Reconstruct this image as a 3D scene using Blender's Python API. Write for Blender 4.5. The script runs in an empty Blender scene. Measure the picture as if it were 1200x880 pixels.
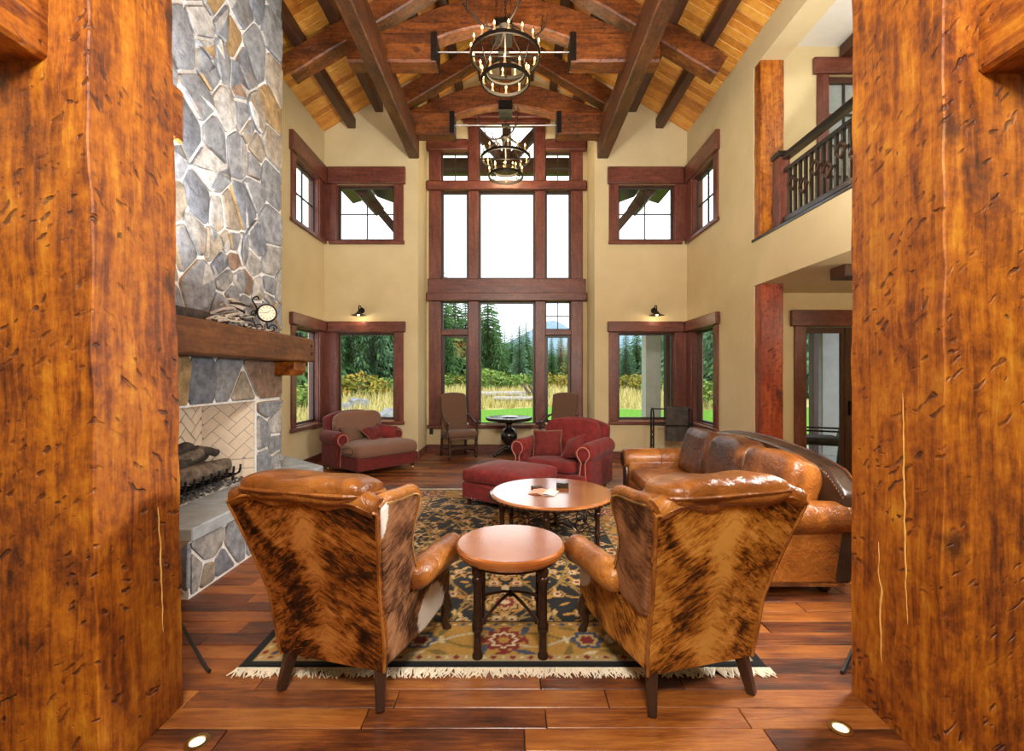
import bpy, bmesh, math, random
import numpy as np
from mathutils import Vector, Matrix, noise

R = math.radians
PI = math.pi
rng = random.Random(7)
C = bpy.context.scene.collection
SC = bpy.context.scene

# ------------------------------------------------------------------ camera, sky, lamps, exposure
cam_d = bpy.data.cameras.new('camera')
cam_d.lens = 16.35
cam_d.sensor_width = 36.0
cam_d.clip_end = 5000
cam = bpy.data.objects.new('camera', cam_d)
C.objects.link(cam)
cam.location = (0, 0, 1.6)
cam.rotation_euler = (R(90), 0, 0)
SC.camera = cam

SC.view_settings.view_transform = 'Standard'
SC.view_settings.look = 'None'
SC.view_settings.exposure = 0.22
SC.view_settings.gamma = 1.0
SC.view_settings.use_curve_mapping = False
SC.cycles.max_bounces = 8
SC.cycles.diffuse_bounces = 4
SC.cycles.glossy_bounces = 4
SC.cycles.transparent_max_bounces = 12
SC.cycles.sample_clamp_indirect = 6.0
SC.cycles.use_denoising = True

world = bpy.data.worlds.new('overcast_sky')
SC.world = world
world.use_nodes = True
wn = world.node_tree
bg = wn.nodes['Background']
tc = wn.nodes.new('ShaderNodeTexCoord')
sep = wn.nodes.new('ShaderNodeSeparateXYZ')
rmp = wn.nodes.new('ShaderNodeValToRGB')
rmp.color_ramp.elements[0].position = 0.0
rmp.color_ramp.elements[0].color = (0.80, 0.88, 0.97, 1)
rmp.color_ramp.elements[1].position = 0.35
rmp.color_ramp.elements[1].color = (0.95, 0.97, 1.0, 1)
wn.links.new(tc.outputs['Generated'], sep.inputs[0])
wn.links.new(sep.outputs['Z'], rmp.inputs[0])
wn.links.new(rmp.outputs[0], bg.inputs['Color'])
bg.inputs['Strength'].default_value = 2.2


def lamp(name, kind, loc, energy, color=(1, 1, 1), size=0.2, aim=None, spot=None, size_y=None):
    d = bpy.data.lights.new(name, kind)
    d.energy = energy
    d.color = color
    if kind == 'AREA':
        d.shape = 'RECTANGLE' if size_y else 'DISK'
        d.size = size
        if size_y:
            d.size_y = size_y
    else:
        d.shadow_soft_size = size
    if spot:
        d.spot_size = R(spot)
        d.spot_blend = 0.6
    o = bpy.data.objects.new(name, d)
    C.objects.link(o)
    o.location = loc
    if aim is not None:
        o.rotation_euler = (Vector(aim) - Vector(loc)).to_track_quat('-Z', 'Y').to_euler()
    return o


WARM = (1.0, 0.84, 0.62)
# entry-hall ceiling lamp behind the camera, two photographer's strobes behind the posts, hall and loft lamps
lamp('entry_lamp', 'AREA', (0.0, -0.9, 4.3), 285, (1.0, 0.94, 0.84), 1.2, aim=(0, 5.0, 1.5))
lamp('strobe_lamp_left', 'AREA', (-2.02, 2.74, 2.27), 165, (1.0, 0.97, 0.93), 0.35, aim=(-2.0, 2.55, 5.0))
lamp('strobe_lamp_right', 'AREA', (2.0, 2.72, 2.27), 250, (1.0, 0.97, 0.93), 0.35, aim=(2.1, 2.55, 5.0))
lamp('fireplace_fill', 'AREA', (2.42, 2.80, 1.95), 100, (1.0, 0.98, 0.95), 0.55, aim=(-2.75, 4.6, 1.1))  # added fill light to brighten the lower fireplace stones
lamp('hall_lamp', 'POINT', (4.9, 4.6, 2.5), 45, WARM, 0.15)
lamp('loft_lamp', 'POINT', (5.0, 5.2, 5.6), 55, (1.0, 0.92, 0.8), 0.15)


# ------------------------------------------------------------------ mesh helpers
KIDS = {}


class MB:
    def __init__(s):
        s.v = []
        s.f = []

    def add(s, vs, fs):
        n = len(s.v)
        s.v += [tuple(p) for p in vs]
        s.f += [tuple(i + n for i in q) for q in fs]
        return s

    def box(s, a, b):
        x0, y0, z0 = (min(a[i], b[i]) for i in range(3))
        x1, y1, z1 = (max(a[i], b[i]) for i in range(3))
        return s.add([(x0, y0, z0), (x1, y0, z0), (x1, y1, z0), (x0, y1, z0), (x0, y0, z1), (x1, y0, z1), (x1, y1, z1), (x0, y1, z1)],
                     [(3, 2, 1, 0), (4, 5, 6, 7), (0, 1, 5, 4), (1, 2, 6, 5), (2, 3, 7, 6), (3, 0, 4, 7)])

    def bar(s, p, q, w, h, w2=None, h2=None, up=(0, 0, 1)):
        p, q = Vector(p), Vector(q)
        d = (q - p).normalized()
        u = Vector(up)
        if abs(d.dot(u)) > 0.98:
            u = Vector((0, 1, 0))
        a = d.cross(u).normalized()
        b = a.cross(d).normalized()
        w2 = w if w2 is None else w2
        h2 = h if h2 is None else h2
        vs = []
        for (c, ww, hh) in ((p, w, h), (q, w2, h2)):
            for (i, j) in ((-1, -1), (1, -1), (1, 1), (-1, 1)):
                vs.append(c + a * (i * ww / 2) + b * (j * hh / 2))
        return s.add(vs, [(3, 2, 1, 0), (4, 5, 6, 7), (0, 1, 5, 4), (1, 2, 6, 5), (2, 3, 7, 6), (3, 0, 4, 7)])

    def tube(s, pts, r, n=8, closed=False, caps=True):
        pts = [Vector(p) for p in pts]
        m = len(pts)
        rr = list(r) if isinstance(r, (list, tuple)) else [r] * m
        vs, fs = [], []
        u = None
        for i, p in enumerate(pts):
            if closed:
                d = pts[(i + 1) % m] - pts[i - 1]
            else:
                d = pts[min(i + 1, m - 1)] - pts[max(i - 1, 0)]
            d = d.normalized() if d.length > 1e-9 else Vector((0, 0, 1))
            if u is None:
                u = d.cross(Vector((0, 0, 1)))
                if u.length < 0.05:
                    u = d.cross(Vector((0, 1, 0)))
            u = (u - d * u.dot(d)).normalized()
            w = d.cross(u)
            for k in range(n):
                t = 2 * PI * k / n
                vs.append(p + u * (math.cos(t) * rr[i]) + w * (math.sin(t) * rr[i]))
        for i in range(m if closed else m - 1):
            j = (i + 1) % m
            for k in range(n):
                l = (k + 1) % n
                fs.append((i * n + k, i * n + l, j * n + l, j * n + k))
        if caps and not closed:
            fs.append(tuple(range(n - 1, -1, -1)))
            fs.append(tuple((m - 1) * n + k for k in range(n)))
        return s.add(vs, fs)

    def lathe(s, prof, n=24, c=(0, 0, 0)):
        vs, fs = [], []
        for (r, z) in prof:
            for k in range(n):
                t = 2 * PI * k / n
                vs.append((c[0] + r * math.cos(t), c[1] + r * math.sin(t), c[2] + z))
        m = len(prof)
        for i in range(m - 1):
            for k in range(n):
                l = (k + 1) % n
                fs.append((i * n + k, i * n + l, (i + 1) * n + l, (i + 1) * n + k))
        fs.append(tuple(range(n - 1, -1, -1)))
        fs.append(tuple((m - 1) * n + k for k in range(n)))
        return s.add(vs, fs)

    def prism(s, poly, a, b, fr):
        """poly: 2D points; fr(u, v, w) -> xyz with w running from a to b."""
        n = len(poly)
        vs = [fr(u, v, a) for (u, v) in poly] + [fr(u, v, b) for (u, v) in poly]
        fs = [tuple(range(n - 1, -1, -1)), tuple(range(n, 2 * n))]
        for i in range(n):
            j = (i + 1) % n
            fs.append((i, j, n + j, n + i))
        return s.add(vs, fs)

    def grid(s, fn, nu, nv):
        vs = [fn(i / nu, j / nv) for j in range(nv + 1) for i in range(nu + 1)]
        fs = [(j * (nu + 1) + i, j * (nu + 1) + i + 1, (j + 1) * (nu + 1) + i + 1, (j + 1) * (nu + 1) + i)
              for j in range(nv) for i in range(nu)]
        return s.add(vs, fs)

    def shell(s, fo, fi, nu, nv):
        """closed slab between the outer sheet fo(u, v) and the inner sheet fi(u, v)."""
        W = nu + 1
        vs = [fo(i / nu, j / nv) for j in range(nv + 1) for i in range(W)]
        vs += [fi(i / nu, j / nv) for j in range(nv + 1) for i in range(W)]
        o = W * (nv + 1)
        fs = []
        for j in range(nv):
            for i in range(nu):
                a, b, c, d = j * W + i, j * W + i + 1, (j + 1) * W + i + 1, (j + 1) * W + i
                fs += [(a, b, c, d), (o + d, o + c, o + b, o + a)]
        for i in range(nu):
            fs += [(i, o + i, o + i + 1, i + 1), (nv * W + i, nv * W + i + 1, o + nv * W + i + 1, o + nv * W + i)]
        for j in range(nv):
            a, b = j * W, (j + 1) * W
            fs += [(a, b, o + b, o + a), (a + nu, o + a + nu, o + b + nu, b + nu)]
        return s.add(vs, fs)

    def puff(s, c, r, e1=0.55, e2=0.4, nu=24, nv=14, M=None, wob=0.0, sag=None):
        """cushion: a superquadric with half sizes r (e1 vertical roundness, e2 plan roundness)."""
        sp = lambda t, e: math.copysign(abs(t) ** e, t)
        vs, fs = [], []
        off = rng.random() * 50
        for j in range(nv + 1):
            a = -PI / 2 + PI * j / nv
            for i in range(nu):
                t = 2 * PI * i / nu
                p = Vector((r[0] * sp(math.cos(a), e1) * sp(math.cos(t), e2), r[1] * sp(math.cos(a), e1) * sp(math.sin(t), e2),
                            r[2] * sp(math.sin(a), e1)))
                if wob:
                    q = Vector((p.x * 7 + off, p.y * 7, p.z * 7))
                    p += Vector((noise.noise(q), noise.noise(q + Vector((9, 0, 0))), noise.noise(q + Vector((0, 9, 0))))) * wob
                if sag:
                    p.z += sag(p.x, p.y)
                if M is not None:
                    p = M @ p
                vs.append(p + Vector(c))
        for j in range(nv):
            for i in range(nu):
                k = (i + 1) % nu
                fs.append((j * nu + i, j * nu + k, (j + 1) * nu + k, (j + 1) * nu + i))
        return s.add(vs, fs)

    def timber(s, pts, w, h, n=10, amp=0.006, ch=0.012, up=(0, 0, 1), m=3, seed=0):
        """hand-hewn timber of w x h along a path (n sections per segment, m spans per side), edges eased by ch."""
        P = [Vector(p) for p in pts]
        path = []
        for i in range(len(P) - 1):
            for k in range(n):
                path.append(P[i].lerp(P[i + 1], k / n))
        path.append(P[-1])
        sec = []
        hw, hh = w / 2, h / 2
        cor = [(-hw, -hh), (hw, -hh), (hw, hh), (-hw, hh)]
        for i in range(4):
            (ax, ay), (bx, by) = cor[i], cor[(i + 1) % 4]
            L = math.hypot(bx - ax, by - ay)
            dx, dy = (bx - ax) / L, (by - ay) / L
            for k in range(m + 1):
                t = ch + (L - 2 * ch) * k / m
                sec.append((ax + dx * t, ay + dy * t))
        N = len(sec)
        vs, fs = [], []
        for i, p in enumerate(path):
            d = (path[min(i + 1, len(path) - 1)] - path[max(i - 1, 0)]).normalized()
            u = Vector(up)
            if abs(d.dot(u)) > 0.95:
                u = Vector((0, 1, 0))
            a = d.cross(u).normalized()
            b = a.cross(d).normalized()
            for (x, y) in sec:
                q = p + a * x + b * y
                if amp and 0 < i < len(path) - 1:
                    k = Vector((q.x * 5 + seed * 3.1, q.y * 5, q.z * 5))
                    q = q + a * (noise.noise(k) * amp) + b * (noise.noise(k + Vector((5, 7, 3))) * amp)
                vs.append(q)
        for i in range(len(path) - 1):
            for k in range(N):
                l = (k + 1) % N
                fs.append((i * N + k, i * N + l, (i + 1) * N + l, (i + 1) * N + k))
        fs.append(tuple(range(N - 1, -1, -1)))
        fs.append(tuple((len(path) - 1) * N + k for k in range(N)))
        return s.add(vs, fs)

    def xf(s, M):
        s.v = [tuple(M @ Vector(p)) for p in s.v]
        return s


def build(mb, name, mat, parent=None, bevel=0.0, seg=2, smooth=35, loc=None, rotz=None, fix=True, sub=0):
    me = bpy.data.meshes.new(name)
    me.from_pydata(mb.v, [], mb.f)
    if fix:
        bm = bmesh.new()
        bm.from_mesh(me)
        bmesh.ops.recalc_face_normals(bm, faces=bm.faces)
        bm.to_mesh(me)
        bm.free()
    if smooth:
        me.shade_smooth()
        me.set_sharp_from_angle(angle=R(smooth))
    me.materials.append(mat)
    o = bpy.data.objects.new(name, me)
    C.objects.link(o)
    if parent is not None:
        o.parent = parent
        KIDS.setdefault(parent.name, []).append(o)
    if loc is not None:
        o.location = loc
    if rotz is not None:
        o.rotation_euler = (0, 0, rotz)
    if bevel:
        b = o.modifiers.new('edge', 'BEVEL')
        b.width = bevel
        b.segments = seg
        b.limit_method = 'ANGLE'
        b.angle_limit = R(40)
    if sub:
        b = o.modifiers.new('soft', 'SUBSURF')
        b.levels = sub
        b.render_levels = sub
    return o


def tag(o, label=None, cat=None, group=None, kind=None):
    if label:
        o['label'] = label
    if cat:
        o['category'] = cat
    if group:
        o['group'] = group
    if kind:
        o['kind'] = kind
    return o


def thing(name, label, cat, loc=(0, 0, 0), rotz=0.0, group=None, kind=None):
    o = bpy.data.objects.new(name, None)
    o.empty_display_size = 0.1
    C.objects.link(o)
    o.location = loc
    o.rotation_euler = (0, 0, rotz)
    return tag(o, label, cat, group, kind)


def children(o):
    return list(KIDS.get(o.name, []))


def dup(o, loc=None, rotz=None, label=None, parent=None, scale=None):
    c = o.copy()
    C.objects.link(c)
    if parent is not None:
        c.parent = parent
        KIDS.setdefault(parent.name, []).append(c)
    if loc is not None:
        c.location = loc
    if rotz is not None:
        c.rotation_euler = (0, 0, rotz)
    if scale is not None:
        c.scale = scale
    if label:
        c['label'] = label
    for k in children(o):
        dup(k, parent=c)
    return c


def struct(mb, name, mat, label, **kw):
    o = build(mb, name, mat, **kw)
    return tag(o, label, kind='structure')


def clip_poly(poly, nx, ny, c):
    """keep the part of a convex polygon where nx*x + ny*y <= c."""
    out = []
    n = len(poly)
    for i in range(n):
        a, b = poly[i], poly[(i + 1) % n]
        da, db = nx * a[0] + ny * a[1] - c, nx * b[0] + ny * b[1] - c
        if da <= 0:
            out.append(a)
        if (da < 0 < db) or (db < 0 < da):
            t = da / (da - db)
            out.append((a[0] + (b[0] - a[0]) * t, a[1] + (b[1] - a[1]) * t))
    return out


def poly_area(p):
    return abs(sum(p[i][0] * p[(i + 1) % len(p)][1] - p[(i + 1) % len(p)][0] * p[i][1] for i in range(len(p)))) / 2 if len(p) > 2 else 0


def voronoi(u0, u1, v0, v1, size, seed, relax=1, stretch=1.0):
    r = random.Random(seed)
    n = max(3, int((u1 - u0) * (v1 - v0) / (size * size)))
    pts = [(r.uniform(u0, u1), r.uniform(v0, v1)) for _ in range(n)]
    cells = []
    for it in range(relax + 1):
        cells = []
        for i, p in enumerate(pts):
            poly = [(u0, v0), (u1, v0), (u1, v1), (u0, v1)]
            near = sorted((q for k, q in enumerate(pts) if k != i), key=lambda q: (q[0] - p[0]) ** 2 * stretch + (q[1] - p[1]) ** 2)[:44]
            for q in near:
                nx, ny = (q[0] - p[0]) * stretch, (q[1] - p[1])
                mx, my = (q[0] + p[0]) / 2, (q[1] + p[1]) / 2
                poly = clip_poly(poly, nx, ny, nx * mx + ny * my)
                if len(poly) < 3:
                    break
            if len(poly) >= 3:
                cells.append(poly)
        if it < relax:
            pts = [(sum(a[0] for a in c) / len(c) * .75 + p[0] * .25, sum(a[1] for a in c) / len(c) * .75 + p[1] * .25) for c, p in zip(cells, pts)]
    return cells


def inset(poly, g):
    """inset a convex polygon by g along its edges."""
    cx = sum(a[0] for a in poly) / len(poly)
    cy = sum(a[1] for a in poly) / len(poly)
    out = list(poly)
    n = len(poly)
    for i in range(n):
        a, b = poly[i], poly[(i + 1) % n]
        dx, dy = b[0] - a[0], b[1] - a[1]
        L = math.hypot(dx, dy)
        if L < 1e-6:
            continue
        nx, ny = dy / L, -dx / L
        if nx * (cx - a[0]) + ny * (cy - a[1]) > 0:
            nx, ny = -nx, -ny
        out = clip_poly(out, nx, ny, nx * a[0] + ny * a[1] - g)
        if len(out) < 3:
            return []
    return out


def soften(poly, t=0.10):
    out = []
    n = len(poly)
    for i in range(n):
        a, b = poly[i], poly[(i + 1) % n]
        out.append((a[0] + (b[0] - a[0]) * t, a[1] + (b[1] - a[1]) * t))
        out.append((a[0] + (b[0] - a[0]) * (1 - t), a[1] + (b[1] - a[1]) * (1 - t)))
    return out


def stone_mb(poly, fr, depth, r, back=0.03):
    """one split-face stone over a polygon; fr(u, v, w) -> xyz, w out of the wall."""
    poly = soften(poly)
    n = len(poly)
    cx = sum(a[0] for a in poly) / n
    cy = sum(a[1] for a in poly) / n
    mb = MB()
    vs = [fr(u, v, -back) for (u, v) in poly]
    vs += [fr(u, v, depth * .75) for (u, v) in poly]
    for (u, v) in poly:
        k = r.uniform(0.87, 0.94)
        vs.append(fr(cx + (u - cx) * k, cy + (v - cy) * k, depth * r.uniform(.75, 1.2)))
    vs.append(fr(cx + r.uniform(-.02, .02), cy + r.uniform(-.02, .02), depth * r.uniform(.85, 1.3)))
    fs = []
    for lay in (0, 1):
        for i in range(n):
            j = (i + 1) % n
            fs.append((lay * n + i, lay * n + j, (lay + 1) * n + j, (lay + 1) * n + i))
    for i in range(n):
        fs.append((2 * n + i, 2 * n + (i + 1) % n, 3 * n))
    return mb.add(vs, fs)


def holed(mb, u0, u1, z0, z1, holes, fr, a, b):
    """a wall slab with rectangular holes (u0, u1, z0, z1)."""
    us = sorted({u0, u1, *[h[0] for h in holes], *[h[1] for h in holes]})
    zs = sorted({z0, z1, *[h[2] for h in holes], *[h[3] for h in holes]})
    us = [u for u in us if u0 - 1e-6 <= u <= u1 + 1e-6]
    zs = [z for z in zs if z0 - 1e-6 <= z <= z1 + 1e-6]
    for i in range(len(us) - 1):
        run = None
        for j in range(len(zs)):
            solid = False
            if j < len(zs) - 1:
                um, zm = (us[i] + us[i + 1]) / 2, (zs[j] + zs[j + 1]) / 2
                solid = not any(h[0] < um < h[1] and h[2] < zm < h[3] for h in holes)
            if solid and run is None:
                run = zs[j]
            if not solid and run is not None:
                mb.prism([(us[i], run), (us[i + 1], run), (us[i + 1], zs[j]), (us[i], zs[j])], a, b, fr)
                run = None
    return mb


def lerp_tab(tab, x):
    if x <= tab[0][0]:
        return tab[0][1]
    for (a, b), (c, d) in zip(tab, tab[1:]):
        if x <= c:
            t = (x - a) / (c - a)
            return b + (d - b) * t
    return tab[-1][1]


def smooth_path(pts, n=6):
    """Catmull-Rom through the points."""
    P = [Vector(p) for p in pts]
    out = []
    for i in range(len(P) - 1):
        a, b, c, d = P[max(i - 1, 0)], P[i], P[i + 1], P[min(i + 2, len(P) - 1)]
        for k in range(n):
            t = k / n
            out.append(0.5 * ((2 * b) + (c - a) * t + (2 * a - 5 * b + 4 * c - d) * t * t + (3 * b - a - 3 * c + d) * t ** 3))
    out.append(P[-1])
    return out


# ------------------------------------------------------------------ materials
def new_mat(name):
    m = bpy.data.materials.new(name)
    m.use_nodes = True
    nt = m.node_tree
    return m, nt, nt.nodes['Principled BSDF']


def N(nt, t, **kw):
    n = nt.nodes.new(t)
    for k, v in kw.items():
        setattr(n, k, v)
    return n


def L(nt, a, b):
    nt.links.new(a, b)


def ramp(nt, fac, stops, mode='LINEAR'):
    r = N(nt, 'ShaderNodeValToRGB')
    cr = r.color_ramp
    cr.interpolation = mode
    while len(cr.elements) < len(stops):
        cr.elements.new(0.5)
    for e, (p, c) in zip(cr.elements, stops):
        e.position = p
        e.color = (*c, 1) if len(c) == 3 else c
    if fac is not None:
        L(nt, fac, r.inputs[0])
    return r.outputs[0]


def coords(nt, scale=(1, 1, 1), rot=(0, 0, 0), vary=True, src='Object'):
    t = N(nt, 'ShaderNodeTexCoord')
    v = t.outputs[src]
    if vary:
        oi = N(nt, 'ShaderNodeObjectInfo')
        mul = N(nt, 'ShaderNodeMath', operation='MULTIPLY')
        mul.inputs[1].default_value = 37.0
        L(nt, oi.outputs['Random'], mul.inputs[0])
        ad = N(nt, 'ShaderNodeVectorMath', operation='ADD')
        L(nt, v, ad.inputs[0])
        L(nt, mul.outputs[0], ad.inputs[1])
        v = ad.outputs[0]
    mp = N(nt, 'ShaderNodeMapping')
    mp.inputs['Scale'].default_value = scale
    mp.inputs['Rotation'].default_value = rot
    L(nt, v, mp.inputs[0])
    return mp.outputs[0]


def noise_tex(nt, vec, scale=5, detail=4, rough=0.55, dist=0.0):
    n = N(nt, 'ShaderNodeTexNoise')
    n.inputs['Scale'].default_value = scale
    n.inputs['Detail'].default_value = detail
    n.inputs['Roughness'].default_value = rough
    n.inputs['Distortion'].default_value = dist
    L(nt, vec, n.inputs['Vector'])
    return n.outputs['Fac']


def mixc(nt, fac, a, b, blend='MIX'):
    m = N(nt, 'ShaderNodeMix', data_type='RGBA', blend_type=blend)
    if isinstance(fac, (int, float)):
        m.inputs['Factor'].default_value = fac
    else:
        L(nt, fac, m.inputs['Factor'])
    for k, v in (('A', a), ('B', b)):
        i = [s for s in m.inputs if s.identifier == k + '_Color'][0]
        if isinstance(v, tuple):
            i.default_value = (*v, 1)
        else:
            L(nt, v, i)
    return [s for s in m.outputs if s.identifier == 'Result_Color'][0]


def math_n(nt, op, a, b=None, c=None):
    m = N(nt, 'ShaderNodeMath', operation=op)
    for i, v in enumerate((a, b, c)):
        if v is None:
            continue
        if isinstance(v, (int, float)):
            m.inputs[i].default_value = v
        else:
            L(nt, v, m.inputs[i])
    return m.outputs[0]


def bump(nt, b, height, strength=0.3, dist=0.01):
    n = N(nt, 'ShaderNodeBump')
    n.inputs['Strength'].default_value = strength
    n.inputs['Distance'].default_value = dist
    L(nt, height, n.inputs['Height'])
    L(nt, n.outputs[0], b.inputs['Normal'])


def rand01(nt):
    """one number per piece: object random plus mesh-island random, wrapped to 0..1."""
    oi = N(nt, 'ShaderNodeObjectInfo')
    g = N(nt, 'ShaderNodeNewGeometry')
    s = math_n(nt, 'ADD', oi.outputs['Random'], g.outputs['Random Per Island'])
    return math_n(nt, 'FRACT', s)


def plain(name, col, rough=0.5, metal=0.0, var=0.12, nscale=8, bstr=0.0, coat=0.0, spec=None, sheen=0.0, emit=None, estr=0.0):
    m, nt, b = new_mat(name)
    v = coords(nt)
    n = noise_tex(nt, v, nscale, 5)
    lo = tuple(max(0, c * (1 - var)) for c in col)
    hi = tuple(min(1, c * (1 + var)) for c in col)
    L(nt, ramp(nt, n, [(0.3, lo), (0.7, hi)]), b.inputs['Base Color'])
    b.inputs['Roughness'].default_value = rough
    b.inputs['Metallic'].default_value = metal
    b.inputs['Coat Weight'].default_value = coat
    b.inputs['Coat Roughness'].default_value = 0.12
    if sheen:
        b.inputs['Sheen Weight'].default_value = sheen
        b.inputs['Sheen Roughness'].default_value = 0.4
    if spec is not None:
        b.inputs['Specular IOR Level'].default_value = spec
    if bstr:
        bump(nt, b, n, bstr)
    if emit:
        b.inputs['Emission Color'].default_value = (*emit, 1)
        b.inputs['Emission Strength'].default_value = estr
    return m


def timber_mat(name, stops, axis='Z', rough=0.42, gouge=0.0, coat=0.1, gs=1.0, gdark=0.8):
    """stained hewn timber, grain along axis; gouge adds slanting adze nicks that hold dark stain."""
    m, nt, b = new_mat(name)
    k = {'X': (1.1, 13, 13), 'Y': (13, 1.1, 13), 'Z': (13, 13, 1.1)}[axis]
    n1 = noise_tex(nt, coords(nt, tuple(c * gs for c in k)), 2.0, 9, 0.72, 0.5)
    k2 = {'X': (.8, 2.6, 2.6), 'Y': (2.6, .8, 2.6), 'Z': (2.6, 2.6, .8)}[axis]
    n2 = noise_tex(nt, coords(nt, k2), 1.6, 7, 0.7, .4)
    n4 = noise_tex(nt, coords(nt), 16, 6, .75)
    mix = math_n(nt, 'ADD', math_n(nt, 'MULTIPLY', n1, 0.36), math_n(nt, 'MULTIPLY', n2, 0.38))
    mix = math_n(nt, 'ADD', mix, math_n(nt, 'MULTIPLY', n4, 0.28))
    col = ramp(nt, mix, stops)
    h = math_n(nt, 'ADD', n1, math_n(nt, 'MULTIPLY', n4, .5))
    if gouge:
        v0 = coords(nt, (1, 1, 1), {'X': (R(40), R(10), R(38)), 'Y': (R(38), R(40), R(10)), 'Z': (R(38), R(38), R(5))}[axis])
        mp = N(nt, 'ShaderNodeMapping')
        mp.inputs['Scale'].default_value = {'X': (7, 26, 26), 'Y': (26, 7, 26), 'Z': (7, 7, 32)}[axis]
        L(nt, v0, mp.inputs[0])
        vo = N(nt, 'ShaderNodeTexVoronoi')
        vo.inputs['Scale'].default_value = 1.0
        wob = N(nt, 'ShaderNodeTexNoise')
        wob.inputs['Scale'].default_value = 9
        L(nt, coords(nt), wob.inputs['Vector'])
        vsc = N(nt, 'ShaderNodeVectorMath', operation='SCALE')
        vsc.inputs['Scale'].default_value = 2.4
        L(nt, wob.outputs['Color'], vsc.inputs[0])
        vad = N(nt, 'ShaderNodeVectorMath', operation='ADD')
        L(nt, mp.outputs[0], vad.inputs[0])
        L(nt, vsc.outputs[0], vad.inputs[1])
        L(nt, vad.outputs[0], vo.inputs['Vector'])
        n3 = noise_tex(nt, coords(nt), 40, 4)
        dd = math_n(nt, 'ADD', vo.outputs['Distance'], math_n(nt, 'MULTIPLY', n3, 0.26))
        chip = ramp(nt, dd, [(0.26, (1, 1, 1)), (0.42, (0, 0, 0))])
        sel = ramp(nt, noise_tex(nt, coords(nt), 3.1, 3), [(0.41, (0, 0, 0)), (0.53, (1, 1, 1))])
        msk = math_n(nt, 'MULTIPLY', chip, sel)
        vk = N(nt, 'ShaderNodeTexVoronoi')
        vk.inputs['Scale'].default_value = 2.6
        L(nt, coords(nt, {'X': (.7, 1, 1), 'Y': (1, .7, 1), 'Z': (1, 1, .7)}[axis]), vk.inputs['Vector'])
        knot = ramp(nt, math_n(nt, 'ADD', vk.outputs['Distance'], math_n(nt, 'MULTIPLY', n4, .12)), [(.12, (1, 1, 1)), (.21, (0, 0, 0))])
        col = mixc(nt, math_n(nt, 'MULTIPLY', knot, .75), col, (0.03, 0.008, 0.004))
        col = mixc(nt, math_n(nt, 'MULTIPLY', msk, gdark), col, (0.055, 0.016, 0.010))
        h = math_n(nt, 'SUBTRACT', math_n(nt, 'MULTIPLY', h, 0.45), math_n(nt, 'MULTIPLY', msk, .8))
    L(nt, col, b.inputs['Base Color'])
    b.inputs['Roughness'].default_value = rough
    b.inputs['Coat Weight'].default_value = coat
    b.inputs['Coat Roughness'].default_value = 0.25
    bump(nt, b, h, 0.8 if gouge else 0.3, 0.012)
    return m


POST = [(0.40, (0.034, 0.008, 0.003)), (0.47, (0.19, 0.043, 0.003)), (0.54, (0.40, 0.115, 0.004)), (0.65, (0.62, 0.28, 0.018))]
BEAM = [(0.38, (0.018, 0.006, 0.003)), (0.47, (0.085, 0.022, 0.005)), (0.55, (0.20, 0.056, 0.009)), (0.68, (0.36, 0.13, 0.025))]
DARKB = [(0.36, (0.022, 0.010, 0.006)), (0.5, (0.065, 0.024, 0.011)), (0.75, (0.12, 0.048, 0.02))]
REDB = [(0.40, (0.05, 0.008, 0.004)), (0.5, (0.24, 0.032, 0.008)), (0.62, (0.45, 0.10, 0.03))]
TRIM = [(0.38, (0.050, 0.012, 0.009)), (0.5, (0.135, 0.037, 0.024)), (0.64, (0.25, 0.085, 0.05))]

MT = {}
MT['post'] = timber_mat('hewn_post_timber', POST, 'Z', gouge=1, coat=0, rough=.5)
MT['post_y'] = timber_mat('hewn_beam_timber_deep', POST, 'Y', gouge=1)
MT['beam_x'] = timber_mat('truss_timber_across', BEAM, 'X', gouge=1, rough=.5)
MT['beam_y'] = timber_mat('purlin_timber', [(0.38, (0.016, 0.006, 0.003)), (0.47, (0.055, 0.017, 0.006)), (0.56, (0.12, 0.038, 0.010)), (0.70, (0.25, 0.10, 0.025))], 'Y', gouge=1, rough=.5)
MT['dark_y'] = timber_mat('dark_purlin_timber', DARKB, 'Y', rough=.55)
MT['dark_x'] = timber_mat('dark_timber_across', DARKB, 'X', rough=.55)
MT['dark_z'] = timber_mat('dark_timber_upright', DARKB, 'Z', rough=.55)
MT['red_z'] = timber_mat('red_stained_column', REDB, 'Z', gouge=1)
MT['trim_x'] = timber_mat('trim_wood_across', TRIM, 'X', rough=.38)
MT['trim_z'] = timber_mat('trim_wood_upright', TRIM, 'Z', rough=.38)
MT['mantel'] = timber_mat('mantel_timber', [(0.38, (.040, .013, .004)), (.5, (.12, .042, .010)), (.64, (.24, .10, .025))], 'Y', gouge=.0, rough=.55, coat=0)
MT['crack'] = plain('crack_filler', (.75, .42, .11), .5)


def plaster():
    m, nt, b = new_mat('trowelled_plaster')
    v = coords(nt, vary=False)
    n = noise_tex(nt, v, 1.7, 5, .6)
    L(nt, ramp(nt, n, [(0.3, (.61, .505, .28)), (.7, (.69, .58, .34))]), b.inputs['Base Color'])
    b.inputs['Roughness'].default_value = .75
    bump(nt, b, noise_tex(nt, v, 22, 5, .65), .22, .008)
    return m


MT['plaster'] = plaster()
MT['white'] = plain('white_plaster', (.72, .72, .69), .8, var=.03)


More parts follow.
